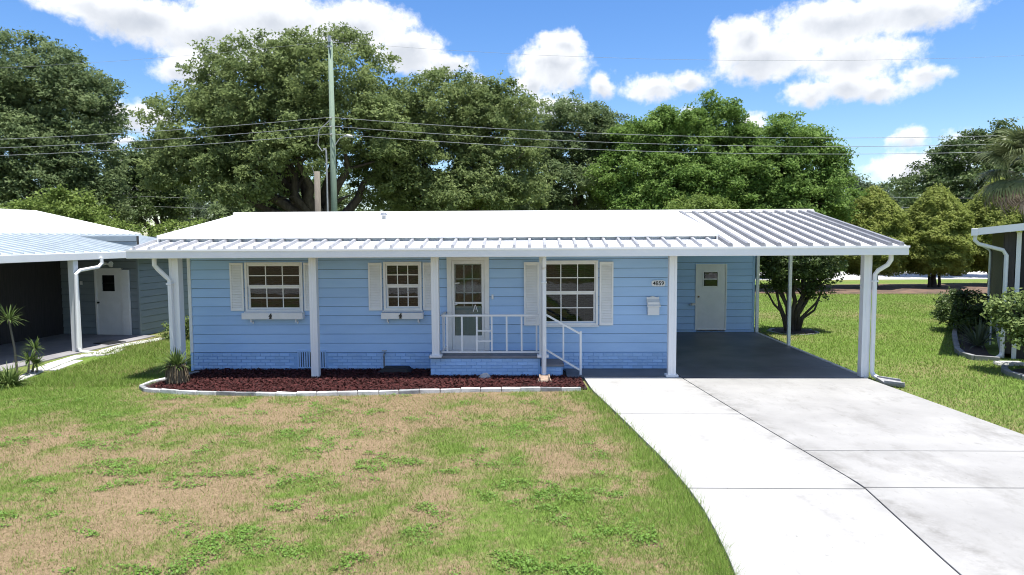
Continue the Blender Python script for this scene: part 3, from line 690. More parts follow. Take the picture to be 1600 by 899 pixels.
H(MB().bar((x, W-.055, z), (x+.045, W-.055, z+.15), .012, .012).bar((x+.05, W-.055, z+.15), (x+.10, W-.055, z), .012, .012).bar((x+.02, W-.055, z+.06), (x+.08, W-.055, z+.06), .011, .011), 'door_ornament', 'white_trim', sd)
H(MB().box(-0.84, W-.04, 1.50, -0.80, W-.02, 1.60), 'doorbell', 'white_trim')

# porch: brick plinth, slab, step, railing
pf = 13.78
pr = H(MB().box(-2.06, pf+.02, -.12, .18, W-.015, .345).box(.18, pf+.045, -.12, .64, W-.015, .175), 'porch_base', 'bluemortar')
brick_run(pr, -2.06, 0.19, pf+.025, 0.010, 5); brick_run(pr, 0.195, 0.65, pf+.05, 0.010, 2)
H(MB().box(-2.09, pf-.005, .347, .20, W-.025, .40), 'porch_floor', 'porchfloor', bevel=.008)
H(MB().box(.205, pf+.01, .178, .67, W-.025, .22), 'porch_step', 'greyslab', bevel=.008)
yr = pf+.055
rl = H(MB().box(-1.83, yr-.02, 1.205, .19, yr+.02, 1.245), 'railing', 'white', bevel=.004)
H(MB().box(-1.83, yr-.018, .455, .19, yr+.018, .49), 'bottom_rail', 'white', rl)
for i in range(7):
    x = -1.72+i*.305; H(MB().box(x-.017, yr-.016, .491, x+.017, yr+.016, 1.204), 'baluster', 'white', rl)
for z in (.70, .91): H(MB().box(-1.72+.017+3*.305-.305, yr-.013, z-.014, -1.72+3*.305-.017, yr+.013, z+.014), 'cross_bar', 'white', rl)
H(MB().box(-1.85, yr+.021, 1.205, -1.81, W-.03, 1.243).box(-1.85, yr+.021, .455, -1.81, W-.03, .49), 'side_rail', 'white', rl)
for q in (.3, .65): H(MB().box(-1.842, yr+(W-yr)*q-.016, .491, -1.818, yr+(W-yr)*q+.016, 1.204), 'baluster', 'white', rl)
sr = H(MB().bar((.30, yr, 1.24), (1.0, yr, .845), .038, .038), 'stair_railing', 'white')
H(MB().bar((.30, yr, .52), (.985, yr, .105), .036, .036), 'bottom_rail', 'white', sr)
H(MB().box(.985, yr-.022, -.02, 1.03, yr+.022, .90), 'newel_post', 'white', sr, bevel=.004); H(MB().box(.64, yr-.016, .33, .672, yr+.016, 1.05), 'baluster', 'white', sr)

# posts: fluted aluminium columns
def post(x, y, z0, z1, w=.16, foot=False):
    mb = MB(); h = w/2; q = .022
    mb.prism([(x-h, y-h), (x-h+w*.3, y-h), (x-h+w*.34, y-h+q*.4), (x-h+w*.66, y-h+q*.4), (x-h+w*.7, y-h), (x+h, y-h), (x+h, y+h), (x-h, y+h)], z0, z1)
    o = H(mb, 'porch_post', 'white', bevel=.004)
    if foot: H(MB().box(x-h-.045, y-h-.035, z0-.02, x+h+.045, y+h+.035, z0+.028), 'post_foot', 'white', o, bevel=.006)
for x, z0, ft, w in ((-7.22, -.1, 0, .19), (-4.40, -.1, 0, .15), (-1.93, .42, 1, .15), (.235, .42, 1, .14), (2.82, .02, 1, .155), (6.63, .0, 0, .155)): post(x, 13.68, z0, 2.52, w, ft)
bp = H(MB().box(6.585, 17.57, -.02, 6.655, 17.65, 3.10), 'rear_post', 'white')
H(MB().box(6.58, 20.06, -.02, 6.66, 20.14, 3.30), 'rear_post', 'white')
# downspouts with elbows
def downspout(pts, r=.040):
    o = H(MB().tube(pts, r, 8), 'downspout', 'white', smooth=False)
    for (z) in (1.9, ):
        p = pts[-3]; H(MB().box(p[0]-r-.008, p[1]-r-.006, z, p[0]+r+.008, p[1]+r+.012, z+.03), 'strap', 'white', o)
downspout([(-7.50, 13.40, 2.46), (-7.50, 13.40, 2.30), (-7.46, 13.44, 2.22), (-7.33, 13.50, 2.06), (-7.28, 13.535, 1.98), (-7.28, 13.535, .05), (-7.26, 13.50, -.02), (-7.22, 13.40, -.06)], .045)
downspout([(.255, 13.40, 2.46), (.255, 13.40, 2.36), (.255, 13.45, 2.26), (.255, 13.56, 2.20), (.255, 13.565, 2.1), (.255, 13.565, .10), (.255, 13.53, .03), (.255, 13.45, .0)], .050)
downspout([(6.96, 13.40, 2.46), (6.96, 13.40, 2.34), (6.92, 13.44, 2.24), (6.79, 13.53, 2.13), (6.745, 13.56, 2.05), (6.745, 13.56, .12), (6.76, 13.53, .06), (6.80, 13.42, .02)], .045)

# carport back wall with utility door
UD = (4.83, 5.74, 0.09, 2.01)
bw = sided_wall(house, 'utility_wall', 2.96, 6.50, 0.06, 3.05, [(UD[0]-.0, UD[1]+.0, 0.06, UD[3])], Vector((0, 20.17, 0))-house.location, 0, 0.199, 'blue')
H(MB().box(2.96, 20.12, -.02, 6.52, 20.19, .058), 'base_trim', 'bluebrick')
H(MB().box(6.50, 20.14, -.02, 6.56, 21.4, 3.0), 'corner_trim', 'blue')
ud = MB()
for (p, q, r_, s_) in rect_minus((UD[0]+.035, UD[1]-.035, UD[2], UD[3]-.035), [(5.07, 5.47, 1.36, 1.77)]): ud.box(p, 20.15, r_, q, 20.19, s_)
ud = H(ud, 'utility_door', 'door'); H(MB().box(4.86, 20.36, .1, 5.7, 20.39, 2.0), 'dark_backing', 'room')  # dark panel added behind the panes so the glass looks unlit
H(MB().box(UD[0], 20.13, .06, UD[0]+.034, 20.27, UD[3]).box(UD[1]-.034, 20.13, .06, UD[1], 20.27, UD[3]).box(UD[0]+.034, 20.13, UD[3]-.034, UD[1]-.034, 20.27, UD[3]).box(UD[0]+.034, 20.12, .02, UD[1]-.034, 20.2, .088), 'door_frame', 'white_trim', ud)
H(MB().box(5.04, 20.135, 1.33, 5.07, 20.2, 1.80).box(5.47, 20.135, 1.33, 5.50, 20.2, 1.80).box(5.07, 20.135, 1.77, 5.47, 20.2, 1.80).box(5.07, 20.135, 1.33, 5.47, 20.2, 1.36).box(5.07, 20.138, 1.552, 5.47, 20.195, 1.578), 'window_frame', 'white_trim', ud)
for z0, z1 in ((1.36, 1.552), (1.578, 1.77)): H(MB().box(5.07, 20.165, z0, 5.47, 20.169, z1), 'pane', 'glass', ud)
H(MB().tube([(4.92, 20.149, 1.05), (4.92, 20.11, 1.05)], [.016, .028], 8), 'door_knob', 'brass', ud)
H(MB().box(4.70, 20.05, .80, 4.815, 20.14, .86).tube([(4.70, 20.08, .83), (4.64, 20.06, .83)], .02, 6), 'outlet_box', 'steel')

# roofs
SL = .178
def zr(y): return 2.605+SL*(y-13.32)
def plane_roof(x0, x1, y0, y1, z0, z1, t): return MB().hexa([(x0, y0, z0-t), (x1, y0, z0-t), (x1, y1, z1-t), (x0, y1, z1-t), (x0, y0, z0), (x1, y0, z0), (x1, y1, z1), (x0, y1, z1)])
RY, RZ = 18.0, 3.45
por = H(plane_roof(-7.93, 3.84, 13.32, 14.9, zr(13.32), zr(14.9), .03), 'porch_roof', 'pan')
car = H(plane_roof(3.842, 7.17, 13.32, RY, zr(13.32), zr(RY), .03), 'carport_roof', 'pan')
H(plane_roof(2.9, 7.35, RY+.002, 21.9, zr(RY), zr(RY)-.55, .03), 'carport_roof_rear', 'pan')
def rib(x, y0, y1, parent):
    h, a, b = (.062, .048, .036) if parent is car else (.055, .034, .024)
    z0, z1 = zr(y0)+.001, zr(y1)+.001
    H(MB().hexa([(x-a, y0, z0), (x+a, y0, z0), (x+a, y1, z1), (x-a, y1, z1), (x-b, y0, z0+h), (x+b, y0, z0+h), (x+b, y1, z1+h), (x-b, y1, z1+h)]), 'rib', 'rib' if parent is car else 'rib_light', parent)
n = 50; x = -7.88
while x < 7.16:
    if x < 3.74: rib(x, 13.36, 14.16, por)
    elif x < 3.95: pass
    else: rib(x, 13.36, RY-.12, car)
    x += .302
rib(3.87, 13.36, RY-.12, car); rib(7.14, 13.36, RY-.12, car)
# eave gutter: box profile all along the front
gut = H(MB().box(-7.95, 13.20, 2.435, 7.19, 13.315, 2.60), 'gutter', 'white', bevel=.008)
H(MB().box(-7.96, 13.185, 2.575, 7.20, 13.20, 2.615), 'gutter_lip', 'white', gut)
H(MB().hexa([(7.172, 13.316, 2.46), (7.20, 13.316, 2.46), (7.20, RY, zr(RY)-.14), (7.172, RY, zr(RY)-.14), (7.172, 13.316, 2.62), (7.20, 13.316, 2.62), (7.20, RY, zr(RY)+.03), (7.172, RY, zr(RY)+.03)]), 'side_fascia', 'white')
H(MB().hexa([(-7.96, 13.316, 2.46), (-7.932, 13.316, 2.46), (-7.932, 14.6, zr(14.6)-.14), (-7.96, 14.6, zr(14.6)-.14), (-7.96, 13.316, 2.62), (-7.932, 13.316, 2.62), (-7.932, 14.6, zr(14.6)+.02), (-7.96, 14.6, zr(14.6)+.02)]), 'side_fascia', 'white')
# carrying beam on the posts
H(MB().box(-7.6, 13.63, 2.50, 7.1, 13.73, 2.60), 'beam', 'white')
# main roof, gabled, raised a hand above the porch roof
FY, FZ = 14.12, 2.875
mr = H(plane_roof(-7.80, 3.80, FY, RY, FZ, RZ, .05), 'main_roof', 'white_roof')
H(plane_roof(-7.80, 3.80, RY+.001, 22.0, RZ, FZ-.03, .05), 'rear_slope', 'white_roof', mr)
H(MB().box(-7.81, FY-.022, FZ-.062, 3.81, FY-.001, FZ-.004), 'eave_trim', 'white_roof', mr)
H(plane_roof(-7.82, 3.815, FY+.16, FY+.30, FZ+.162*(RZ-FZ)/(RY-FY)+.006, FZ+.30*(RZ-FZ)/(RY-FY)+.006, .004), 'roof_seam', 'white_roof', mr)
for (xa, xb) in ((-7.83, -7.801), (3.801, 3.825)):
    H(MB().hexa([(xa, FY, FZ-.12), (xb, FY, FZ-.12), (xb, RY, RZ-.12), (xa, RY, RZ-.12), (xa, FY, FZ+.012), (xb, FY, FZ+.012), (xb, RY, RZ+.012), (xa, RY, RZ+.012)]), 'rake_trim', 'white_roof', mr)
H(MB().box(-7.78, FY+.05, 2.735, 3.78, FY+.062, 2.825), 'closure_strip', 'pan_old', mr)
H(MB().prism_xz([(-7.33, 2.75), (-7.2, 2.75), (-7.2, 2.8), (-7.33, 2.8)], 14.6, 21.2), 'plate', 'blue')
g = MB(); b_ = len(g.v); g.v += [(-7.33, 14.5, 2.75), (-7.33, 21.4, 2.75), (-7.33, 18.0, 3.38), (-7.25, 14.5, 2.75), (-7.25, 21.4, 2.75), (-7.25, 18.0, 3.38)]
g.f += [(0, 2, 1), (3, 4, 5), (0, 1, 4, 3), (1, 2, 5, 4), (2, 0, 3, 5)]; H(g, 'gable', 'blue')
H(MB().hexa([(-7.84, RY-.14, RZ-.016), (7.30, RY-.14, RZ-.016), (7.30, RY+.1, RZ-.002), (-7.84, RY+.1, RZ-.002), (-7.84, RY-.13, RZ+.055), (7.28, RY-.13, RZ+.04), (7.28, RY+.1, RZ+.06), (-7.84, RY+.1, RZ+.075)]), 'ridge_cap', 'white_roof', mr)
vy = 16.9; vz = FZ+(vy-FY)*(RZ-FZ)/(RY-FY)
rv = H(MB().tube([(-3.64, vy, vz-.02), (-3.64, vy, vz+.08)], .055, 12).tube([(-3.64, vy, vz+.08), (-3.64, vy, vz+.10), (-3.64, vy, vz+.14), (-3.64, vy, vz+.165)], [.075, .085, .07, .01], 12), 'roof_vent', 'steel', mr)

# things on the house front
mbx = empty('wall_mailbox', (2.57, W-.03, 1.16))
tag(mbx, 'white wall mailbox with sloping lid on blue siding below the house number', 'mailbox')
H(MB().box(2.455, W-.155, 1.165, 2.695, W-.028, 1.44), 'body', 'white', mbx, bevel=.006)
H(MB().hexa([(2.435, W-.19, 1.34), (2.715, W-.19, 1.34), (2.705, W-.05, 1.475), (2.445, W-.05, 1.475), (2.435, W-.195, 1.355), (2.715, W-.195, 1.355), (2.705, W-.05, 1.495), (2.445, W-.05, 1.495)]), 'lid', 'white', mbx)
H(MB().prism_xz([(2.445, 1.42), (2.705, 1.42), (2.705, 1.545), (2.66, 1.53), (2.62, 1.545), (2.575, 1.555), (2.53, 1.545), (2.49, 1.53), (2.445, 1.545)], W-.046, W-.027), 'back_plate', 'white', mbx)
hn = empty('house_number_sign', (2.69, W-.03, 1.76))
tag(hn, 'small white plate with dark house number 4859 on blue siding', 'number sign')
pl = []
for i in range(20):
    t = 2*math.pi*i/20; c, s_ = math.cos(t), math.sin(t)
    pl.append((2.69+.145*math.copysign(abs(c)**.45, c), 1.827+.064*math.copysign(abs(s_)**.45, s_)))
H(MB().prism_xz(pl, W-.040, W-.026), 'plate', 'white', hn)
def text_mesh(s, size, depth, m):
    cu = bpy.data.curves.new('digits', 'FONT'); cu.body = s; cu.size = size; cu.extrude = depth; cu.align_x = 'CENTER'; cu.align_y = 'CENTER'; cu.offset = .0015
    o = bpy.data.objects.new('digits', cu); col.objects.link(o); bpy.context.view_layer.update()
    me = bpy.data.meshes.new_from_object(o.evaluated_get(bpy.context.evaluated_depsgraph_get())); bpy.data.objects.remove(o); me.materials.clear(); me.materials.append(MT[m]); return me
me = text_mesh('4859', .118, .002, 'black'); me.transform(Matrix.Translation((2.69, W-.043, 1.825)) @ Matrix.Rotation(math.pi/2, 4, 'X'))
add_mesh('digits', me, hn)

# splash blocks and a pale rock at the foot of the wall
sb = MB().hexa([(.12, 13.15, -.03), (.40, 13.15, -.03), (.36, 13.55, -.03), (.16, 13.55, -.03), (.13, 13.17, .03), (.39, 13.17, .03), (.35, 13.54, .07), (.17, 13.54, .07)])
s1 = empty('splash_block', (.26, 13.35, -.03)); tag(s1, 'tan clay splash block under the downspout beside the porch', 'splash block')
H(sb, 'trough', 'clay', s1, bevel=.01); H(MB().box(.155, 13.16, .031, .18, 13.5, .085).box(.34, 13.16, .031, .365, 13.5, .085), 'lip', 'clay', s1)
s2 = empty('splash_block', (6.95, 13.1, 0)); tag(s2, 'grey concrete splash block at the foot of the carport corner post', 'splash block')
H(MB().hexa([(6.70, 13.0, -.03), (6.98, 12.78, -.03), (7.08, 13.10, -.03), (6.74, 13.38, -.03), (6.70, 13.0, .03), (6.98, 12.78, .02), (7.08, 13.10, .02), (6.74, 13.38, .05)]), 'trough', 'greyblock', s2, bevel=.008)
H(MB().bar((6.70, 12.99, .04), (6.97, 12.78, .035), .04, .05).bar((6.76, 13.38, .05), (7.07, 13.12, .035), .04, .05), 'lip', 'greyblock', s2)
uc = MB().hexa([(-3.28, 14.02, -.03), (-2.52, 14.02, -.03), (-2.48, 14.40, -.03), (-3.24, 14.40, -.03), (-3.12, 14.08, .085), (-2.62, 14.08, .08), (-2.60, 14.36, .09), (-3.10, 14.36, .095)])
tag(H(uc, 'utility_cover', 'screen', None, bevel=.015), 'low black cover lying on shaded mulch beneath the hose tap', 'utility cover')
rd = random.Random(3); rk = MB(); rk.tube([(-.93, 13.60, -.06), (-.93, 13.60, -.0), (-.92, 13.61, .05), (-.92, 13.61, .085)], [.14, .13, .085, .02], 7)
tag(H(rk, 'white_rock', 'paver', None), 'small white rock on red mulch against the porch bricks', 'rock')

# ================================================================== MULCH BED ALONG THE FRONT
def smooth_path(pts, step):
    out = []; P = [Vector((*p, 0)) for p in pts]
    for i in range(len(P)-1):
        a, b, c, d = P[max(i-1, 0)], P[i], P[i+1], P[min(i+2, len(P)-1)]
        n = max(2, int((c-b).length/0.03))
        for k in range(n):
            t = k/n; out.append(0.5*((2*b)+(c-a)*t+(2*a-5*b+4*c-d)*t*t+(3*b-a-3*c+d)*t**3))
    out.append(P[-1]); res = [out[0]]; acc = 0
    for i in range(1, len(out)):
        acc += (out[i]-out[i-1]).length
        if acc >= step: res.append(out[i]); acc = 0
    return res
bedpoly = [(e[0]+.03, e[1]+.05) for e in EDG[2:]]+[(1.0, 13.62), (.70, 13.62), (.70, 14.48), (-7.3, 14.48), (-7.2, 13.7)]
tag(MB().prism(bedpoly, -.09, -.018).build('mulch_bed', 'mulch'), kind='structure')
edg = empty('bed_edging', (-3.2, 12.2, -.05)); tag(edg, 'low white painted block edging round the red mulch bed', 'edging')
path = smooth_path(EDG, .36); rd = random.Random(11)
def edging_block(a, b, h, m, parent, w=.10, z0=-.07):
    d = (b-a).normalized(); nrm = Vector((-d.y, d.x, 0)); a = a+d*.004; b = b-d*.004; j = lambda: Vector((rd.uniform(-.006, .006), rd.uniform(-.006, .006), 0))
    ring = [a-nrm*w/2+j(), b-nrm*w/2+j(), b+nrm*w/2+j(), a+nrm*w/2+j()]
    return MB().hexa([(p.x, p.y, z0) for p in ring]+[(p.x, p.y, z0+h+rd.uniform(-.012, .012)) for p in ring]).build('edging_block', m, parent, bevel=.012)
for i in range(len(path)-1): edging_block(path[i], path[i+1], .092, 'edging_grey' if i in (0, 1, 4, 9, 10, 18, 25) else 'edging', edg, .075)
def in_bed(x, y): return (y > bed_front(x)+.09) & (y < 14.45) & (x > -7.35+.28*(y > 13.2)) & (x < 1.0) & ~((y > 13.76) & (x > -2.12) & (x < .70)) & ~((x > .68) & (y > 13.6))
def chips(name, n, x0, x1, y0, y1, test, z, size, m, hgt=.02):
    x = rng.uniform(x0, x1, n); y = rng.uniform(y0, y1, n); k = test(x, y); x, y = x[k], y[k]; n = len(x)
    nr = unit(np.stack([rng.normal(size=n)*.45, rng.normal(size=n)*.45, np.ones(n)], 1))
    p = np.stack([x, y, z+rng.random(n)*hgt], 1)
    me = quad_mesh(name, leaves(p, nr, size*(0.6+.9*rng.random(n)), .42), m, {'tint': np.clip(rng.normal(.42, .25, n), 0, 1)})
    return tag(add_mesh(name, me), kind='stuff')
rng = np.random.default_rng(12)
tag(chips('mulch_chips', 42000, -7.5, 1.0, 12.2, 14.5, in_bed, -.016, .055, 'chip', .035), 'red shredded mulch spread over the front bed', 'mulch')

# ================================================================== SPIKY PLANTS
def strap_mesh(name, c, n, length, width, droop, m, seed, up0=0.2, up1=1.2, seg=4, start=.03):
    rd = np.random.default_rng(seed); quads = []; tints = []
    for i in range(n):
        a = rd.uniform(0, 2*math.pi); e = rd.uniform(up0, up1); L_ = length*rd.uniform(.65, 1.1); p = np.array(c)+np.array([math.cos(a), math.sin(a), 0])*start
        d = np.array([math.cos(a)*math.cos(e), math.sin(a)*math.cos(e), math.sin(e)]); sd = np.array([-math.sin(a), math.cos(a), 0]); tt = rd.random()
        for k in range(seg):
            w0 = width*(1-(k/seg)**2)*(.55 if k == 0 else 1)/2; w1 = width*(1-((k+1)/seg)**2)/2
            q = p+d*L_/seg; quads.append([p-sd*w0, p+sd*w0, q+sd*max(w1, .001), q-sd*max(w1, .001)]); tints.append(tt*.8+.2*rd.random())
            p = q; d = d-np.array([0, 0, droop*(k+1)/seg]); d /= np.linalg.norm(d)
    return quad_mesh(name, np.array(quads), m, {'tint': np.array(tints)})
pl = empty('clump_plant', (-6.98, 13.12, -.03)); tag(pl, 'strap-leaved plant with shaggy brown skirt at left end of mulch bed', 'plant')
add_mesh('leaves', strap_mesh('leaves', (-6.98, 13.12, .28), 130, .44, .038, .42, 'strap', 5, .2, 1.5), pl)
q = []; r_ = np.random.default_rng(8)
for i in range(420):
    a = r_.uniform(0, 6.28); z1 = r_.uniform(.12, .38); ra = .13+.06*r_.random(); t = a+r_.uniform(-.2, .2); l = r_.uniform(.1, .3); z0 = max(-.03, z1-l)
    p = np.array([-6.98+ra*math.cos(a), 13.12+ra*math.sin(a), z1]); p2 = np.array([-6.98+(ra+.05)*math.cos(t), 13.12+(ra+.05)*math.sin(t), z0]); s_ = np.array([-math.sin(a), math.cos(a), 0])*.014
    q.append([p-s_, p+s_, p2+s_*.5, p2-s_*.5])
me = quad_mesh('dry_skirt', np.array(q), 'thatch_skirt', {'tint': r_.random(len(q))}); add_mesh('dry_skirt', me, pl)
MB().tube([(-6.98, 13.12, -.06), (-6.98, 13.12, .15), (-6.98, 13.12, .36)], [.14, .13, .10], 10).build('stem', 'thatch_skirt', pl)

def dracaena(loc, heads, label):
    o = empty('dracaena', loc); tag(o, label, 'plant', 'plants beside the left neighbour slab'); i = 0
    for (dx, dy, h, L_, n, lean) in heads:
        b = (loc[0]+dx, loc[1]+dy, loc[2]-.05); t = (loc[0]+dx+lean, loc[1]+dy, loc[2]+h)
        MB().tube([b, ((b[0]+t[0])/2+.03, b[1], (b[2]+t[2])/2), t], [.028, .022, .018], 6).build('stem', 'oldpole', o)
        add_mesh('leaf_head', strap_mesh('leaf_head', t, n, L_, .035, .35, 'strap', 30+i, -.5, 1.4), o); i += 1
dracaena((-11.0, 14.15, -.08), [(0, 0, 1.22, .36, 70, -.12), (.22, .1, .58, .26, 44, .12), (.26, -.12, .36, .28, 50, .1), (.34, .05, .26, .26, 50, .05)], 'tall thin-stemmed spiky dracaena beside the left neighbour slab')
o = empty('low_fern', (-10.25, 12.95, -.06)); tag(o, 'low yellow-green arching fern clump at the left edge of the lawn', 'plant')
add_mesh('leaves', strap_mesh('leaves', (-10.25, 12.95, -.02), 170, .46, .03, .55, 'strap', 61, .25, 1.45, 5, .08), o)
o = empty('bromeliad', (11.35, 17.5, -.04)); tag(o, 'grey-green spiky rosette plant in the dark bed beside right neighbour wall', 'plant')
add_mesh('leaves', strap_mesh('leaves', (11.35, 17.5, .0), 46, .85, .06, .28, 'spike', 71, .15, 1.35, 5, .05), o)

# ================================================================== LEFT NEIGHBOUR HOUSE (same pattern of house, turned to face right)
nl = empty('mobile_home', (-11.73, 14.77, -.08), R(-7.0))
tag(nl, 'grey lap-sided house with white roof and open shaded carport left of the blue house', 'house')
NL = lambda mb, name, m, parent=None, **k: mb.build(name, m, parent or nl, world=False, **k)
def nroof(x0, x1, y0, y1, z0, z1, t): return MB().hexa([(x0, y0, z0-t), (x1, y0, z1-t), (x1, y1, z1-t), (x0, y1, z0-t), (x0, y0, z0), (x1, y0, z1), (x1, y1, z1), (x0, y1, z0)])
pan = NL(nroof(-2.95, -.12, -9, 8.25, 3.08, 2.57, .03), 'porch_roof', 'pan_old')
y = -8.9
while y < 8.2:
    NL(MB().hexa([(-2.80, y-.022, 3.054), (-.14, y-.022, 2.575), (-.14, y+.022, 2.575), (-2.80, y+.022, 3.054), (-2.80, y-.012, 3.086), (-.14, y-.012, 2.607), (-.14, y+.012, 2.607), (-2.80, y+.012, 3.086)]), 'rib', 'pan_old', pan); y += .302
NL(MB().box(-.12, -9.05, 2.38, 0, 8.3, 2.56), 'gutter', 'white', bevel=.008)
mrf = NL(nroof(-6.9, -2.85, -9, 8.35, 3.95, 3.11, .05), 'main_roof', 'white_roof')
NL(nroof(-11.0, -6.901, -9, 8.35, 3.11, 3.95, .05), 'far_slope', 'white_roof', mrf)
NL(MB().box(-2.849, -9, 3.04, -2.83, 8.36, 3.105), 'eave_trim', 'white_roof', mrf)
NL(MB().tube([(-4.9, 4.1, 3.5), (-4.9, 4.1, 3.66)], .05, 10).tube([(-4.9, 4.1, 3.66), (-4.9, 4.1, 3.69), (-4.9, 4.1, 3.73)], [.075, .075, .01], 10), 'roof_vent', 'steel', mrf)
# door wall facing the photographer, and the sided wall beyond
nd = (-1.93, -1.08, .02, 2.02)
sided_wall(nl, 'door_wall', -3.1, -.55, .05, 3.0, [(nd[0], nd[1], .02, nd[3])], Vector((0, 5.10, 0)), 0, .199, 'greysiding')
sided_wall(nl, 'side_wall', 5.12, 9.6, -.02, 2.75, [], Vector((-.53, 0, 0)), R(90), .199, 'greysiding')
NL(MB().box(-.56, 5.05, 0, -.50, 5.115, 2.75), 'corner_trim', 'greysiding')
NL(MB().box(-3.2, -9, 0, -3.1, 5.2, 3.1), 'porch_wall', 'darkwood'); NL(MB().box(-11, -9, 0, -10.9, 9.5, 3.0), 'rear_wall', 'greysiding'); NL(MB().box(-10.9, 9.4, 0, -.55, 9.5, 3.0), 'end_wall', 'greysiding')
dr = MB()
for (p, q_, r0, s0) in rect_minus((nd[0]+.02, nd[1]-.02, nd[2], nd[3]-.02), [(-1.73, -1.31, 1.36, 1.84)]): dr.box(p, 5.08, r0, q_, 5.12, s0)
dr = NL(dr, 'utility_door', 'door'); NL(MB().box(-1.95, 5.30, .05, -1.05, 5.33, 2.1), 'dark_backing', 'room')  # added dark sheet keeps stray light out of the door panes
NL(MB().box(nd[0]-.03, 5.055, 0, nd[0]+.019, 5.13, nd[3]+.03).box(nd[1]-.019, 5.055, 0, nd[1]+.03, 5.13, nd[3]+.03).box(nd[0]+.019, 5.055, nd[3]-.019, nd[1]-.019, 5.13, nd[3]+.03), 'door_frame', 'white_trim', dr)
for z0, z1 in ((1.36, 1.59), (1.61, 1.84)): NL(MB().box(-1.73, 5.10, z0, -1.31, 5.105, z1), 'pane', 'glass', dr)
NL(MB().box(-1.73, 5.085, 1.59, -1.31, 5.115, 1.61), 'muntin', 'black', dr); NL(MB().tube([(-1.85, 5.08, 1.02), (-1.85, 5.03, 1.02)], [.018, .032], 8), 'door_knob', 'black', dr)
sh = MB().box(-1.045, 5.03, .05, -.79, 5.06, 2.0)
for i in range(52): sh.box(-1.02, 5.02, .09+i*.0362, -.815, 5.031, .112+i*.0362)
NL(sh, 'shutter', 'shutter')
sl_ = NL(MB().tube([(-1.35, 5.05, 2.13), (-1.35, 4.98, 2.13)], .05, 8), 'security_light', 'white')
for s_ in (-1, 1): NL(MB().tube([(-1.35, 5.0, 2.13), (-1.35+s_*.07, 4.94, 2.19), (-1.35+s_*.13, 4.86, 2.2)], [.02, .03, .065], 8), 'lamp_head', 'white', sl_)
NL(MB().box(-2.45, 5.06, 1.55, -2.37, 5.08, 1.66), 'switch_box', 'white')
for y in (2.25, -2.0, -6.2): NL(MB().box(-.26, y-.08, -.03, -.10, y+.08, 2.42), 'porch_post', 'white', bevel=.005)
NL(MB().tube([(.02, 3.0, 2.42), (.02, 3.0, 2.27), (.0, 2.9, 2.18), (-.02, 2.30, 2.12), (-.03, 2.16, 2.03), (-.03, 2.12, .16), (.02, 2.14, .05), (.30, 2.35, -.01)], .045, 8), 'downspout', 'white')
NL(MB().box(-10.9, -8.9, .0, -3.2, 9.4, .05), 'floor_deck', 'room')
ns = empty('neighbour_slab', (-11.73, 14.77, -.035), R(-7.0)); tag(ns, kind='structure')
for y0, y1 in ((-9, 1.495), (1.505, 5.06)): MB().prism([(-3.09, y0), (.10+(.55 if y0 < 0 else -.02), y0), (.10 if y0 < 0 else -.02, y1), (-3.09, y1)], -.06, .012).build('concrete_slab', 'greyslab', ns, world=False, bevel=.008)
mat_ = tag(MB().box(-.30, -.26, 0, .30, .26, .018).build('door_mat', 'black', bevel=.004), 'black doormat on the left neighbour slab near the white door', 'doormat'); mat_.location = (-11.62, 18.35, -.020); mat_.rotation_euler = (0, 0, R(-20))
rd = random.Random(21)
pv = empty('paver_border', (-10.9, 15.8, -.05)); tag(pv, 'broken row of pale concrete pavers bordering the left neighbour slab', 'pavers')
pp = smooth_path([(-10.45, 13.2), (-10.75, 14.4), (-11.0, 15.4), (-11.05, 16.4)], .62)+[Vector(v) for v in ((-10.80, 16.55, 0), (-10.98, 17.3, 0), (-10.95, 18.0, 0), (-10.75, 18.7, 0), (-10.6, 19.3, 0))]
for i in range(len(pp)-1):
    if (pp[i+1]-pp[i]).length < .2: continue
    edging_block(pp[i], pp[i+1], .055, 'paver', pv, .26+.1*rd.random(), -.07)
    if i in (2, 3, 5, 6): 
        o_ = Vector((.30, .05, 0)); edging_block(pp[i]+o_, pp[i+1]+o_, .045, 'paver', pv, .18, -.07)

# ================================================================== RIGHT NEIGHBOUR HOUSE
nr = empty('mobile_home', (10.90, 16.10, -.04), R(-32.6))
tag(nr, 'dark brown groove-sided house with white eaves at the right edge', 'house')
NR = lambda mb, name, m, parent=None, **k: mb.build(name, m, parent or nr, world=False, **k)
NR(MB().box(.03, 0, .55, .12, 14, 2.92), 'side_wall', 'darkwood')
sw = NR(MB().box(.05, .0, -.1, .12, 14, .548), 'skirt_panel', 'white')
y = .02; gv = []
while y < 13.9: gv.append(y); y += .203
first = NR(MB().box(.008, 0, .56, .029, .190, 2.90), 'groove_board', 'darkwood'); first.location.y = gv[0]
for y in gv[1:]:
    c = first.copy(); col.objects.link(c); c.location.y = y
NR(MB().box(.13, .03, .1, .24, .12, 2.92), 'front_wall', 'darkwood')
NR(MB().box(.035, .008, .1, .235, .029, 2.90), 'groove_board', 'darkwood')
fr = NR(MB().box(.25, -.02, -.1, .34, .12, 2.90), 'porch_column', 'white')
NR(MB().box(.341, .05, .9, 6.5, .07, 2.90), 'porch_screen', 'screen'); NR(MB().box(.341, .03, -.1, 6.5, .12, .899), 'knee_wall', 'darkwood')
for x in (2.2, 3.8, 5.4): NR(MB().box(x, .0, .9, x+.08, .049, 2.90), 'screen_frame', 'white')
NR(MB().box(.13, 13.9, -.1, 6.5, 14, 2.92), 'back_wall', 'darkwood'); NR(MB().box(6.4, .13, -.1, 6.5, 13.9, 2.92), 'far_wall', 'darkwood')
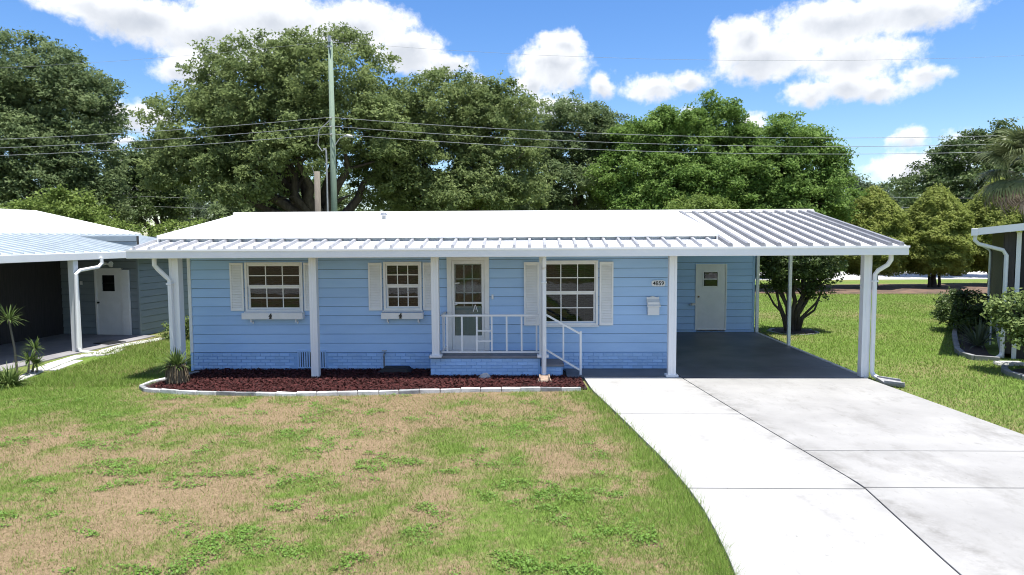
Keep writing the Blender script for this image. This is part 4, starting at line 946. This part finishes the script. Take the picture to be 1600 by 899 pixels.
NR(MB().hexa([(-.48, -.36, 2.92), (3.3, -.36, 3.36), (3.3, 14.4, 3.36), (-.48, 14.4, 2.92), (-.48, -.36, 2.98), (3.3, -.36, 3.43), (3.3, 14.4, 3.43), (-.48, 14.4, 2.98)]), 'roof', 'white_roof')
NR(MB().hexa([(3.301, -.36, 3.36), (7, -.36, 2.92), (7, 14.4, 2.92), (3.301, 14.4, 3.36), (3.301, -.36, 3.43), (7, -.36, 2.98), (7, 14.4, 2.98), (3.301, 14.4, 3.43)]), 'roof', 'white_roof')
NR(MB().box(-.62, -.40, 2.83, -.485, 14.4, 3.0), 'gutter', 'white', bevel=.008)
NR(MB().hexa([(-.484, -.40, 2.85), (3.3, -.40, 3.28), (3.3, -.362, 3.28), (-.484, -.362, 2.85), (-.484, -.40, 3.01), (3.3, -.40, 3.45), (3.3, -.362, 3.45), (-.484, -.362, 3.01)]), 'fascia', 'white')
NR(MB().tube([(-.54, -.25, 2.85), (-.54, -.25, 2.72), (-.46, -.22, 2.64), (.0, -.1, 2.50), (.07, -.07, 2.38), (.07, -.07, .14), (.05, -.10, .06), (-.05, -.25, .0)], .045, 8), 'downspout', 'white')
NR(MB().tube([(-.54, 12.6, 2.85), (-.54, 12.6, 2.6), (-.1, 12.6, 2.3), (-.05, 12.6, 2.2), (-.05, 12.6, 0)], .05, 8), 'downspout', 'white')
NR(MB().tube([(-.12, 2.2, -.1), (-.12, 2.2, 1.05)], .022, 8), 'standpipe', 'white')

bedr = [(10.75, 15.75), (10.15, 15.85), (10.3, 16.6), (11.95, 19.3), (14.2, 23.2), (14.6, 23.0), (10.95, 16.5)]
tag(sheet('neighbour_bed', bedr[::-1], -.022, 'darkmulch', .05), kind='structure')
def bed_edge(pts, label, step, h, m):
    e = empty('bed_edging', (pts[0][0], pts[0][1], -.05)); tag(e, label, 'edging')
    pth = smooth_path(pts, step)
    for i in range(len(pth)-1): edging_block(pth[i], pth[i+1], h, m, e, .12)
bed_edge([(14.35, 23.4), (13.1, 21.3), (11.85, 19.3), (10.75, 17.4), (10.3, 16.6), (10.12, 15.85), (10.4, 15.6), (10.85, 15.62)], 'grey curb edging along the dark bed beside right neighbour wall', .5, .13, 'edging_grey')
bed2 = [(10.2, 14.55), (9.8, 14.1), (9.75, 13.5), (10.2, 13.0), (11.9, 13.0), (12.8, 14.2), (11.6, 15.0)]
tag(sheet('shrub_bed', bed2[::-1] if False else bed2, -.024, 'darkmulch', .05), kind='structure')
bed_edge([(10.15, 14.75), (9.75, 14.15), (9.7, 13.55), (10.0, 13.0), (10.65, 12.72), (11.45, 12.75)], 'curved grey stone edging under the pale green shrub at right', .42, .12, 'edging_grey')
rd = random.Random(9); st = MB().hexa([(10.20, 15.05, -.05), (10.80, 14.98, -.05), (10.85, 15.3, -.05), (10.25, 15.35, -.05), (10.23, 15.08, .02), (10.75, 15.0, .03), (10.80, 15.28, .02), (10.29, 15.32, .02)])
tag(st.build('stepping_stone', 'paver', bevel=.015), 'flat pale stepping stone in front of the right neighbour downspout', 'stone')
# dark bed edging has chips of its own
rng = np.random.default_rng(14)

# ================================================================== TREES AND SHRUBS
def tree(name, label, cat, base, lobes, n, leaf, m, seed, r0=.3, fork=3.0, clump=.8, group=None, bark='bark', lean=(0, 0), nt=None, me=None, **k):
    if group: k['tri'] = True
    o = empty(name, base); tag(o, label, cat, group)
    rd = random.Random(seed); tg = [l[:3] for l in lobes]
    if nt: tg = [tg[i] for i in range(0, len(tg), max(1, len(tg)//nt))]
    trunk_mb(base, fork, r0, tg, seed, lean).build('trunk', bark, o, smooth=True)
    add_mesh('crown', me or crown_mesh('crown', lobes, n, leaf, m, clump, seed, **k), o)
    return o
G1 = 'trees behind the houses'
Z0 = -.05
# big live oak behind the left half of the roof
tree('oak_tree', 'huge spreading live oak behind the green utility pole, the broadest crown', 'tree', (-9.9, 32, Z0),
     [(-12.4, 32, 9.6, 3.3, 3.0, 2.5), (-9.2, 32, 9.8, 3.0, 3.0, 2.6), (-14.8, 31.5, 7.7, 2.6, 2.6, 2.0), (-16.0, 32, 5.9, 1.7, 2, 1.5), (-11.5, 30.5, 7.4, 3.0, 2.2, 2.0), (-8.0, 30.8, 7.6, 2.6, 2.2, 2.2), (-13.6, 33.5, 6.3, 2.4, 2, 1.6), (-7.0, 33, 6.6, 1.8, 2.0, 2.6), (-12.9, 29.8, 5.2, 2.0, 1.5, 1.5), (-15.2, 30.4, 6.0, 1.8, 1.5, 1.4), (-10.2, 29.8, 6.4, 2.0, 1.5, 1.3)],
     96000, .165, 'oak', 1, .55, 3.4, .62, G1, shell=.5)
# oak group in the middle
tree('oak_tree', 'tall rounded oak behind the middle of the white roof, right of the utility pole', 'tree', (-4.0, 35, Z0),
     [(-4.0, 35, 8.9, 3.0, 3, 2.2), (-1.8, 34.6, 8.4, 2.3, 2.4, 2.1), (-6.3, 35, 8.0, 2.0, 2.2, 2.2), (-4.8, 33.4, 6.3, 2.8, 2.2, 2.2), (-1.5, 33.6, 5.7, 2.2, 2.2, 2.2), (-3.2, 33, 4.6, 2.8, 2, 1.6), (-7.0, 34, 5.0, 1.4, 1.6, 1.6)],
     74000, .165, 'oak', 2, .5, 3.0, .62, G1, shell=.5)
tree('oak_tree', 'dark-leaved oak with thin open top right of the middle oak', 'tree', (2.9, 40, Z0),
     [(2.6, 40, 9.0, 2.3, 2.2, 1.6), (4.6, 40, 7.8, 2.0, 2.0, 1.6), (0.6, 39.5, 7.6, 2.0, 2.0, 1.8), (2.2, 38.6, 6.0, 2.4, 2.0, 1.8), (4.8, 39, 5.2, 1.7, 1.8, 1.6), (0.4, 38, 4.4, 1.8, 1.8, 1.4)],
     46000, .175, 'oak_dark', 3, .42, 3.4, .62, G1, shell=.45)
tree('broadleaf_tree', 'bright green tree just right of the dark oak, behind the roof', 'tree', (6.2, 38, Z0),
     [(6.1, 38, 7.6, 1.9, 2, 1.5), (7.4, 37.5, 8.4, 1.3, 1.5, 1.2), (5.2, 37, 5.9, 1.8, 2, 1.6), (7.2, 36.5, 5.4, 1.9, 1.8, 1.8), (6.0, 36, 4.0, 2.0, 1.8, 1.3)],
     36000, .175, 'bright', 4, .3, 2.6, .6, G1, shell=.5)
tree('broadleaf_tree', 'tallest bright green tree with a pointed crown left of the carport roof end', 'tree', (10.1, 39, Z0),
     [(10.2, 39, 8.9, 1.7, 1.8, 1.6), (9.2, 38.6, 7.4, 1.7, 1.8, 1.6), (11.5, 38.6, 7.2, 1.7, 1.8, 1.6), (10.0, 37.2, 5.6, 2.2, 1.8, 1.8), (11.8, 37, 4.6, 1.6, 1.6, 1.4), (8.7, 37, 4.4, 1.6, 1.6, 1.4)],
     40000, .175, 'bright', 5, .33, 2.6, .6, G1, shell=.5)
tree('broadleaf_tree', 'wide light green tree behind the right end of the carport roof', 'tree', (14.1, 38, Z0),
     [(14.0, 38, 7.6, 2.1, 2.0, 1.7), (15.2, 37.8, 6.2, 1.7, 1.8, 1.7), (12.9, 37.2, 6.0, 1.9, 1.8, 1.8), (14.4, 36.6, 4.6, 2.2, 1.8, 1.6), (12.6, 36.6, 3.8, 1.6, 1.6, 1.2)],
     40000, .175, 'bright', 6, .32, 2.4, .6, G1, shell=.5)
tree('young_tree', 'low lime green sapling peeping over the roof below the tallest green tree', 'tree', (7.4, 31, Z0),
     [(7.4, 31, 3.8, 1.3, 1.0, .8), (8.3, 31, 3.4, .8, .8, .7)], 7000, .13, 'lime', 7, .1, 1.6, .5, G1)
# left side
tree('oak_tree', 'massive moss-hung oak filling the upper left corner', 'tree', (-25.5, 36, Z0),
     [(-26.2, 36, 11.0, 2.8, 3, 2.3), (-24.0, 36, 9.4, 2.3, 2.6, 2.3), (-28.6, 35.5, 9.2, 2.6, 2.6, 2.4), (-26.4, 34, 7.6, 3.2, 2.4, 2.2), (-23.4, 35, 6.8, 2.0, 2.2, 2.2), (-28.5, 34, 5.6, 2.6, 2.2, 2.4), (-25.0, 33.6, 4.8, 2.8, 2.0, 1.9), (-22.7, 34.6, 4.6, 1.6, 1.8, 1.8)],
     80000, .18, 'oak_dark', 8, .55, 3.0, .66, G1, shell=.5, flat=.8)
tree('broadleaf_tree', 'dark green rounded tree between the left oak and the broad oak', 'tree', (-25.0, 45, Z0),
     [(-25.2, 45, 7.4, 2.0, 2, 1.8), (-23.9, 44.6, 6.0, 1.5, 1.8, 1.8), (-26.2, 44, 5.2, 1.9, 1.8, 1.8), (-24.4, 43.6, 4.4, 1.8, 1.6, 1.4)], 24000, .2, 'glossy', 9, .3, 2.4, .8, G1)
tree('broadleaf_tree', 'pale feathery distant tree in the gap left of the broad oak', 'tree', (-27.5, 60, Z0),
     [(-28.0, 60, 5.4, 2.6, 2, 1.6), (-25.2, 60, 5.0, 2.2, 2, 1.5), (-30.0, 60, 4.6, 1.8, 1.8, 1.6)], 12000, .19, 'far', 10, .25, 2.4, .8, G1)
tree('leafy_shrub', 'lime green tall shrub behind the left neighbour roof ridge', 'shrub', (-20.1, 29, Z0),
     [(-20.4, 29, 4.0, 1.2, 1.0, 1.0), (-19.0, 29, 3.7, 1.0, 1, .9), (-21.6, 29, 3.6, .9, 1, .8)], 11000, .13, 'lime', 11, .12, 1.4, .5)
hd = empty('hedge', (-15.6, 27.5, Z0)); tag(hd, 'clipped green hedge behind the gap between the left roofs', 'hedge')
hl = [(-18.6+i*.95, 27.5+.2*math.sin(i*2.1), 2.6+.16*math.sin(i*1.7), .95, .9, .95+.1*math.sin(i*3)) for i in range(8)]
add_mesh('crown', crown_mesh('crown', hl+[(l[0], l[1], 1.2, .9, .8, 1.2) for l in hl[::2]], 30000, .11, 'lime', .42, 12, shell=.7, low=-.7), hd)
mb = MB()
for i, l in enumerate(hl): mb.tube([(l[0], l[1], -.1), (l[0]+.1, l[1], 1.2), (l[0], l[1], 2.6)], [.06, .05, .02], 6)
mb.build('trunk', 'bark', hd)
# oaks under-storey behind the house so no bare horizon shows between trunks
for i, (x, y, h, sd, mm, lb) in enumerate([(-14.5, 41, 5.2, 21, 'oak_dark', 'shaded smaller oak seen under the broad oak crown, left of its trunk'), (-6.4, 45, 4.6, 22, 'glossy', 'dark low tree behind the broad oak trunk and old pole stub'), (-1.0, 46, 5.0, 23, 'oak_dark', 'dark low tree behind the middle oak trunks'), (7.8, 47, 5.6, 24, 'glossy', 'dark low tree in the shade behind the bright green trees'), (15.5, 48, 5.6, 25, 'oak_dark', 'dark low tree behind the wide light green tree')]):
    tree('understory_tree', lb, 'tree', (x, y, Z0), [(x, y, h, 3.2, 2, 1.9), (x-2.2, y-.4, h-1.4, 2.2, 1.8, 1.9), (x+2.3, y-.4, h-1.2, 2.2, 1.8, 1.9), (x, y-1, h-2.6, 3.2, 1.6, 1.6)], 16000, .25, mm, sd, .25, 2.0, .85, 'shaded trees behind the front row')
# conical cedars beyond the right lawn
CED = []
def cedar_lobes(x, y, h, w, lean=0):
    L_ = []
    for i in range(9):
        t = i/8; z = h*(.16+.80*t); r = w/2*(math.sin(math.pi*min(1, .30+.62*(1-t)))**.8)*(1.0 if t < .75 else 1.0-(t-.75)*2.2)
        L_.append((x+lean*t+.12*math.sin(i*2.4), y+.1*math.cos(i*1.9), z, max(.28, r*.80), max(.28, r*.80), h*.115))
    return L_
def cedar_mesh(x, y, h, w, seed):
    global rng
    rng = np.random.default_rng(seed+500); n = 62000
    z = rng.random(n*2); prof = np.where(z > .33, np.clip(1-(np.clip(z-.33, 0, 1)/.68)**1.95, 0, 1)**.72, .55+.45*np.clip((z-.10)/.23, 0, 1)**.7); k = (rng.random(n*2) < prof+.1) & (z > .12+.05*rng.random(n*2)); z, prof = z[k][:n], prof[k][:n]; n = len(z)
    a = rng.uniform(0, 2*math.pi, n); lump = 1+.36*(vnoise(a*1.6*.99, z*9, 1.0)-.5)+.30*(vnoise(a*4+30, z*22, 1.0)-.5)
    pit = vnoise(a*5.1+7, z*17+3, 1.0); kp = (pit < .74) | (rng.random(n) < .35); z, prof, a, lump = z[kp], prof[kp], a[kp], lump[kp]; n = len(z)
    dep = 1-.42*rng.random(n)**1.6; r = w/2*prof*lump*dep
    p = np.stack([x+r*np.cos(a), y+r*np.sin(a), z*h*(1+.02*rng.normal(size=n))-.02], 1)
    out = np.stack([np.cos(a), np.sin(a), np.full(n, .15)], 1)
    nr_ = unit(out*.5+np.array([0, 0, .62])+rng.normal(size=(n, 3))*.45)
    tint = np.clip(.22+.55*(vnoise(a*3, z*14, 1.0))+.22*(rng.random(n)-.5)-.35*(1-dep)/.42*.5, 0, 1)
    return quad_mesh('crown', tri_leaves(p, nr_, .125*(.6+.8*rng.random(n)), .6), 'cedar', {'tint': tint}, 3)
for i, (x, y, h, w, lb) in enumerate([(15.2, 38.5, 5.6, 3.9, 'yellow-green conical cedar rising behind the end of the carport roof'), (18.7, 38, 5.35, 3.9, 'yellow-green conical cedar standing behind the carport corner post'),
                                   (22.2, 38.2, 5.4, 4.0, 'broad round-topped cedar on the mulch strip in the middle of the right gap'), (26.3, 39.5, 5.9, 4.0, 'cedar half hidden by the roof corner of the brown right house')]):
    tree('cedar_tree', lb, 'tree', (x, y, Z0), cedar_lobes(x, y, h, w), 36000, .125, 'cedar', 40+i, .15, 1.0, .5, 'cedars in a row on the mulch strip', nt=3, me=cedar_mesh(x, y, h, w, i))
    ct_ = [o for o in col.objects if o.get("label") == lb][0]
    for s_ in (-.25, .3): trunk_mb((x+s_, y, Z0), 1.2, .08, [(x+s_*2.2, y, 2.0)], 60+i).build("stem", "bark", ct_, smooth=True)
def litter_poly(): return [(11.0, 34.6), (15, 33.8), (20, 33.6), (24, 34.0), (28, 35.2), (30, 37.0), (30, 40.8), (20, 40.6), (12, 40.0), (10.8, 37)]
tag(sheet('mulch_strip', litter_poly(), -.026, 'litter', .03), kind='structure')
# right background
for i, (x, y, h, w, lb) in enumerate([(37, 84, 10.0, 6.0, 'hazy distant tree just right of the wide light green tree'), (44, 86, 9.0, 6.5, 'hazy distant tree lowest in the gap above the cedars'), (31, 88, 9.4, 5, 'hazy distant tree partly hidden by the wide light green tree'), (52, 84, 8.5, 6, 'hazy distant tree nearest to the open dark green tree by the palm')]):
    tree('distant_tree', lb, 'tree', (x, y, Z0), [(x, y, h-2, w*.55, 3, 2.4), (x-w*.4, y, h-4, w*.4, 2.5, 2.8), (x+w*.4, y, h-4, w*.4, 2.5, 2.8), (x, y-1, h-6.5, w*.7, 2.5, 2.6)], 13000, .36, 'far', 70+i, .35, 3.5, 1.1, 'distant trees beyond the back road')
tree('broadleaf_tree', 'open dark green tree with loose twiggy top left of the palm', 'tree', (30.0, 49, Z0),
     [(30.6, 49, 8.0, 2.6, 2.2, 1.7), (28.2, 49, 6.4, 2.2, 2, 1.5), (32.2, 48.6, 9.0, 1.5, 1.6, 1.4), (30.4, 48, 5.4, 2.8, 2, 1.8), (27.2, 48.4, 5.2, 1.4, 1.5, 1.2), (33.2, 48, 6.5, 2.0, 2, 2.0)], 26000, .22, 'glossy', 80, .3, 3, .8, G1, shell=.45)
# multi-stemmed shrub beside the carport
tree('shrub_tree', 'small multi-stemmed dark glossy shrub tree on the lawn beside the carport', 'shrub', (7.85, 20.6, Z0),
     [(7.85, 20.6, 2.45, .98, .9, .62), (7.25, 20.7, 2.05, .52, .6, .55), (8.75, 20.5, 2.1, .68, .6, .55), (7.75, 20.2, 1.75, .85, .6, .42), (7.3, 20.5, 1.45, .42, .45, .36), (8.45, 20.5, 1.30, .40, .4, .26), (8.9, 20.7, 1.75, .35, .4, .3)],
     21000, .078, 'glossy', 90, .07, .40, .26, low=-.9, shell=.35, flat=.9)
so_ = [o for o in col.objects if o.name.startswith('shrub_tree')][0]
for i, (dx, tx, tz) in enumerate([(-.14, -.65, 1.6), (.14, .9, 1.35), (.05, .45, 1.7), (-.05, -.3, 1.8), (.18, .75, 1.0), (-.1, -.9, 1.3), (.1, .2, 1.6), (.0, .62, 1.35), (-.18, -.5, 1.2)]):
    MB().tube([(7.85+dx, 20.6, -.1), (7.85+dx*1.6, 20.58, .35), (7.85+dx+tx*.55, 20.5, tz*.6), (7.85+tx, 20.5, tz)], [.05, .042, .032, .018], 7).build('stem', 'bark', so_, smooth=True)
tag(MB().prism([(7.85+.62*math.cos(t*.5236)*(1+.1*math.sin(t*2)), 20.55+.62*math.sin(t*.5236)) for t in range(12)], -.06, -.018).build('tree_ring_mulch', 'darkmulch'), kind='structure')
ring = empty('tree_ring_edging', (7.85, 20.55, -.05)); tag(ring, 'ring of pale stones round the base of the glossy shrub tree', 'edging')
rp = [Vector((7.85+.68*math.cos(t*.418879)*(1+.06*math.sin(t*2)), 20.55+.68*math.sin(t*.418879), 0)) for t in range(16)]
rd = random.Random(31)
for i in range(15): edging_block(rp[i], rp[i+1], .035+.02*rd.random(), rd.choice(['greyblock', 'edging_grey', 'edging_grey']), ring, .08)
# shrubs by the right house
tree('round_shrub', 'dark green rounded shrub against the brown wall of right neighbour', 'shrub', (12.9, 20.6, -.03),
     [(12.9, 20.6, .62, .72, .7, .55), (12.5, 20.2, .45, .45, .5, .42), (13.3, 20.9, .55, .5, .5, .45)], 9000, .07, 'glossy', 91, .04, .25, .22, low=-.8, shell=.55)
tree('leafy_shrub', 'large pale green leafy shrub in front of the brown right house', 'shrub', (10.45, 14.2, -.03),
     [(10.45, 14.3, 1.20, .75, .6, .42), (9.95, 14.3, 1.28, .38, .4, .28), (11.1, 14.3, 1.15, .6, .5, .45), (10.3, 13.9, .8, .6, .45, .38), (11.0, 13.8, .65, .6, .45, .4), (9.95, 14.1, .85, .35, .3, .25)], 13000, .085, 'shrub_pale', 92, .05, .3, .24, low=-.9, shell=.4)
tree('weedy_shrub', 'small pale weedy bush between the grey sided wall and the blue house', 'shrub', (-9.95, 19.2, -.05),
     [(-9.95, 19.2, .22, .55, .4, .26), (-9.6, 19.0, .4, .25, .25, .25)], 3200, .06, 'shrub_pale', 93, .012, .12, .16, low=-.8)

# fan palm at the right edge
pm = empty('fan_palm', (17.1, 24, Z0)); tag(pm, 'fan palm with hanging dead fronds at the right edge above brown roof', 'palm')
MB().tube([(17.1, 24, -.2), (17.15, 24, 2), (17.1, 24, 5.4)], [.24, .20, .18], 12).build('trunk', 'bark', pm, smooth=True)
def frond_mesh(m, seed, drop):
    r_ = np.random.default_rng(seed); q = []; t = []
    st_ = np.array([0, 0, 0.]); L1 = .75; e = np.array([L1, 0, 0.10]); s_ = np.array([0, .012, 0]); q.append([st_-s_, st_+s_, e+s_*.7, e-s_*.7]); t.append(.5)
    for i in range(30):
        a = (i-14.5)/14.5*1.9; L_ = .80*(1-.25*abs(a)/1.9)*r_.uniform(.85, 1.08); d = np.array([math.cos(a), math.sin(a), .25*math.cos(a*1.2)+r_.normal()*.05]); p = e.copy(); tt = .3+.7*r_.random()
        for k in range(4):
            w0, w1 = [.026*x for x in ((.5, 1), (1, .85), (.85, .5), (.5, .05))[k]]; d = d/np.linalg.norm(d); sd = np.cross(d, [0, 0, 1.]); sd /= max(.01, np.linalg.norm(sd))
            n_ = p+d*L_/4; q.append([p-sd*w0, p+sd*w0, n_+sd*w1, n_-sd*w1]); t.append(tt); p = n_; d = d-np.array([0, 0, drop*(k+1)*.32])
    return quad_mesh('frond', np.array(q), m, {'tint': np.array(t)})
FR = [frond_mesh('palm', i, .55+.2*i) for i in range(3)]; FD = [frond_mesh('deadleaf', 9+i, 1.0) for i in range(2)]
rd = random.Random(17)
for i in range(58):
    live = i < 44; az = i*2.399963+rd.uniform(-.2, .2); el = rd.uniform(-.75, 1.1) if live else rd.uniform(-1.35, -.55)
    o = bpy.data.objects.new('frond' if live else 'dead_frond', rd.choice(FR if live else FD)); col.objects.link(o); o.parent = pm
    o.location = (0, 0, 5.2 if live else 4.95); o.rotation_euler = Euler((rd.uniform(-.3, .3), -el, az), 'XYZ'); s_ = rd.uniform(.9, 1.15)*(1.2 if live else 1.15); o.scale = (s_, s_, s_)

# ================================================================== UTILITY POLES AND WIRES
up_ = empty('utility_pole', (-8.07, 28, Z0)); tag(up_, 'tall green treated utility pole rising behind the white roof', 'utility pole')
MB().tube([(-8.07, 28, -.3), (-8.07, 28, 5), (-8.07, 28, 10.75)], [.145, .125, .09], 14).build('shaft', 'pole', up_, smooth=True)
MB().tube([(-8.07, 27.9, 10.7), (-8.07, 27.9, 10.95)], [.05, .05], 8).box(-8.17, 27.86, 10.5, -7.97, 27.9, 10.56).build('insulator', 'steel', up_)
MB().tube([(-7.98, 27.9, 6.55), (-7.75, 27.85, 6.85), (-7.5, 27.8, 6.95)], .022, 7).build('lamp_arm', 'steel', up_)
MB().tube([(-7.55, 27.8, 6.94), (-7.42, 27.8, 6.96), (-7.22, 27.8, 6.93), (-7.17, 27.8, 6.88)], [.03, .065, .06, .02], 8).build('lamp_head', 'steel', up_)
for z in (7.68, 7.33, 7.02): MB().tube([(-8.07, 27.84, z-.06), (-8.07, 27.78, z+.02)], [.04, .05], 8).build('insulator', 'steel', up_)
MB().tube([(-8.3, 27.86, 3.5), (-8.3, 27.86, 6.3), (-8.32, 27.86, 6.45), (-8.42, 27.86, 6.45)], .035, 8).build('riser_pipe', 'cable', up_)
MB().tube([(-8.1, 27.8, 7.6), (-8.55, 27.8, 7.2), (-8.62, 27.8, 6.6), (-8.45, 27.8, 6.35), (-8.35, 27.8, 6.42)], .018, 6).build('drip_loop', 'cable', up_)
sp = empty('pole_stub', (-8.62, 27.6, Z0)); tag(sp, 'short weathered brown pole stub left of the green utility pole', 'pole')
MB().tube([(-8.62, 27.6, -.3), (-8.62, 27.6, 3), (-8.62, 27.6, 5.52)], [.135, .125, .115], 12).build('shaft', 'oldpole', sp, smooth=True)
MB().tube([(-8.72, 27.55, 5.4), (-8.8, 27.55, 5.7), (-8.86, 27.55, 5.75)], .008, 5).build('loose_wire', 'cable', sp)
for z, lb in ((7.70, 'top'), (7.35, 'middle'), (7.04, 'lowest')):
    pts = []
    for i in range(-20, 21):
        t = abs(i)/20; pts.append((-8.07+i*2.1, 27.78+(i if i > 0 else 0)*.12, z-.85*4*t*(1-t)))
    tag(MB().tube(pts, .0095, 5).build('power_line', 'cable'), {'top': 'upper thin cable', 'middle': 'middle cable', 'lowest': 'lowest cable'}[lb]+' of the three strung across the utility pole', 'cable', 'cables on the utility pole')
for z, lb in ((10.72, 'single faint wire strung from the very top of the utility pole'),):
    tag(MB().tube([(-8.07+i*4.2, 27.9, z-1.0*4*(abs(i)/10)*(1-abs(i)/10)) for i in range(-10, 11)], .0045, 5).build('power_line', 'cable'), lb, 'cable', 'cables on the utility pole')
for z, lb in ((5.5, 'upper of two low cables running through the far trees'), (4.9, 'lower of two low cables running through the far trees')):
    tag(MB().tube([(-60+i*6, 42.2, z-.5*math.sin(math.pi*((i*6) % 36)/36)) for i in range(0, 25)], .010, 5).build('power_line', 'cable'), lb, 'cable', 'low cables by the back road')

# ================================================================== GRASS, WEEDS
def blades(name, n, x0, x1, y0, y1, test, hmul, wmul, seed, label):
    global rng
    rng = np.random.default_rng(seed)
    x = rng.uniform(x0, x1, n); lo, hi = math.log(y0), math.log(y1); y = np.exp(rng.uniform(lo, hi, n))
    k = test(x, y); x, y = x[k], y[k]; n = len(x)
    g = greenness(x, y); gj = g+rng.normal(size=n)*.27
    dry = np.clip(1.35-2.0*gj, 0, 1)*(.75+.25*rng.random(n)); dry = np.where(rng.random(n) < .10, .9, dry)
    dl = edge(DL, y)-x; lush = np.exp(-np.clip(dl, 0, 5)/.20)*(x < 3)*(dl > -.2)
    h = (.020+.022*np.clip(gj, 0, 1)+.012*rng.random(n))*hmul*(1+2.4*lush*rng.random(n)); h *= np.where(dry > .6, .85, 1)
    lean = rng.uniform(.25, .9, n)+.9*(dry > .55)*rng.random(n); a = rng.uniform(0, 2*math.pi, n)
    d = np.stack([np.cos(a)*np.sin(lean), np.sin(a)*np.sin(lean), np.cos(lean)], 1); s_ = np.stack([-np.sin(a+.6), np.cos(a+.6), np.zeros(n)], 1)*(.0032*wmul*(.6+.8*rng.random(n))*(y/8)**.5)[:, None]
    p = np.stack([x, y, np.full(n, -.052)], 1); L_ = (h*1.6)[:, None]
    P = np.stack([p-s_, p+s_, p+d*L_], 1)
    tint = np.clip(.25+.5*rng.random(n)+.5*(fbm(x, y, .9, 2)-.5)+.3*lush+.18*(x > 6), 0, 1)
    me = quad_mesh(name, P, 'grass', {'tint': tint, 'dry': dry}, 3)
    return tag(add_mesh(name, me), label, 'grass', kind='stuff')
def t_front(x, y): return (x < edge(DL, y)+.01) & ~((x > -7.6) & (y > bed_front(x)-.05)) & ~((x < -9.3) & (y > 12.9)) & (np.abs(x) < y*.95+1.2)
blades('grass', 430000, -11.5, 1.85, 4.7, 13.6, t_front, .78, 1.0, 5, 'patchy half-dead front lawn of short grass')
def t_right(x, y): return (x > edge(DR, np.minimum(y, 13.5))+.0) & (x > np.where(y > 13.5, 6.68, 0)) & ~((y > 34.2) & (x > 10.8)) & ~((x-10.3 > (y-16)*.60-.2) & (y > 15.7)) & (x < y*.95) & ~((x-7.85)**2+(y-20.55)**2 < .5) & ~((x > 9.75) & (y > 12.9) & (y < 14.8))
blades('grass', 260000, 6.6, 24, 7.5, 36, t_right, 1.0, 1.9, 6, 'green side lawn right of the carport')
def t_left(x, y): return (x < -7.42) & (x > -10.95+.0*y) & ~((x < -10.3) & (y < 16.4)) & (y > 12.9)
blades('grass', 60000, -11.2, -7.4, 12.9, 23, t_left, 1.35, 1.7, 7, 'green grass strip between the two houses on the left')
def weeds():
    global rng
    rng = np.random.default_rng(33); n = 900000
    x = rng.uniform(-10.5, 1.2, n); y = np.exp(rng.uniform(math.log(4.8), math.log(12.2), n))
    A = fbm(x+90, y*1.35+20, 2.1, 4); G = fbm(x*.8-33, y+71, .35, 2)+.22*np.exp(-((y-9.2)/1.7)**2)-.10*sst(-x, 7, 9)
    m = A+.25*(G-.5); q_ = .45*sst(m, .59, .75)*(.12+.88*sst(fbm(x, y, 7, 2), .42, .62))
    k = (rng.random(n) < q_) & t_front(x, y) & (y < bed_front(x)-.1); x, y, m = x[k], y[k], m[k]
    print('weeds', len(x))
    if len(x) > 46000: s_ = rng.choice(len(x), 46000, replace=False); x, y, m = x[s_], y[s_], m[s_]
    n = len(x); p = np.stack([x, y, -.040+.035*rng.random(n)*np.clip((m-.63)*9, .35, 1)], 1)
    nr_ = unit(np.stack([rng.normal(size=n)*.5, rng.normal(size=n)*.5, np.ones(n)], 1))
    me = quad_mesh('weeds', leaves(p, nr_, .013+.016*rng.random(n), .8), 'weed', {'tint': np.clip(.2+.6*rng.random(n), 0, 1)})
    tag(add_mesh('weeds', me), 'bright green low clover-like weeds in patches over the front lawn', 'weeds', kind='stuff')
weeds()
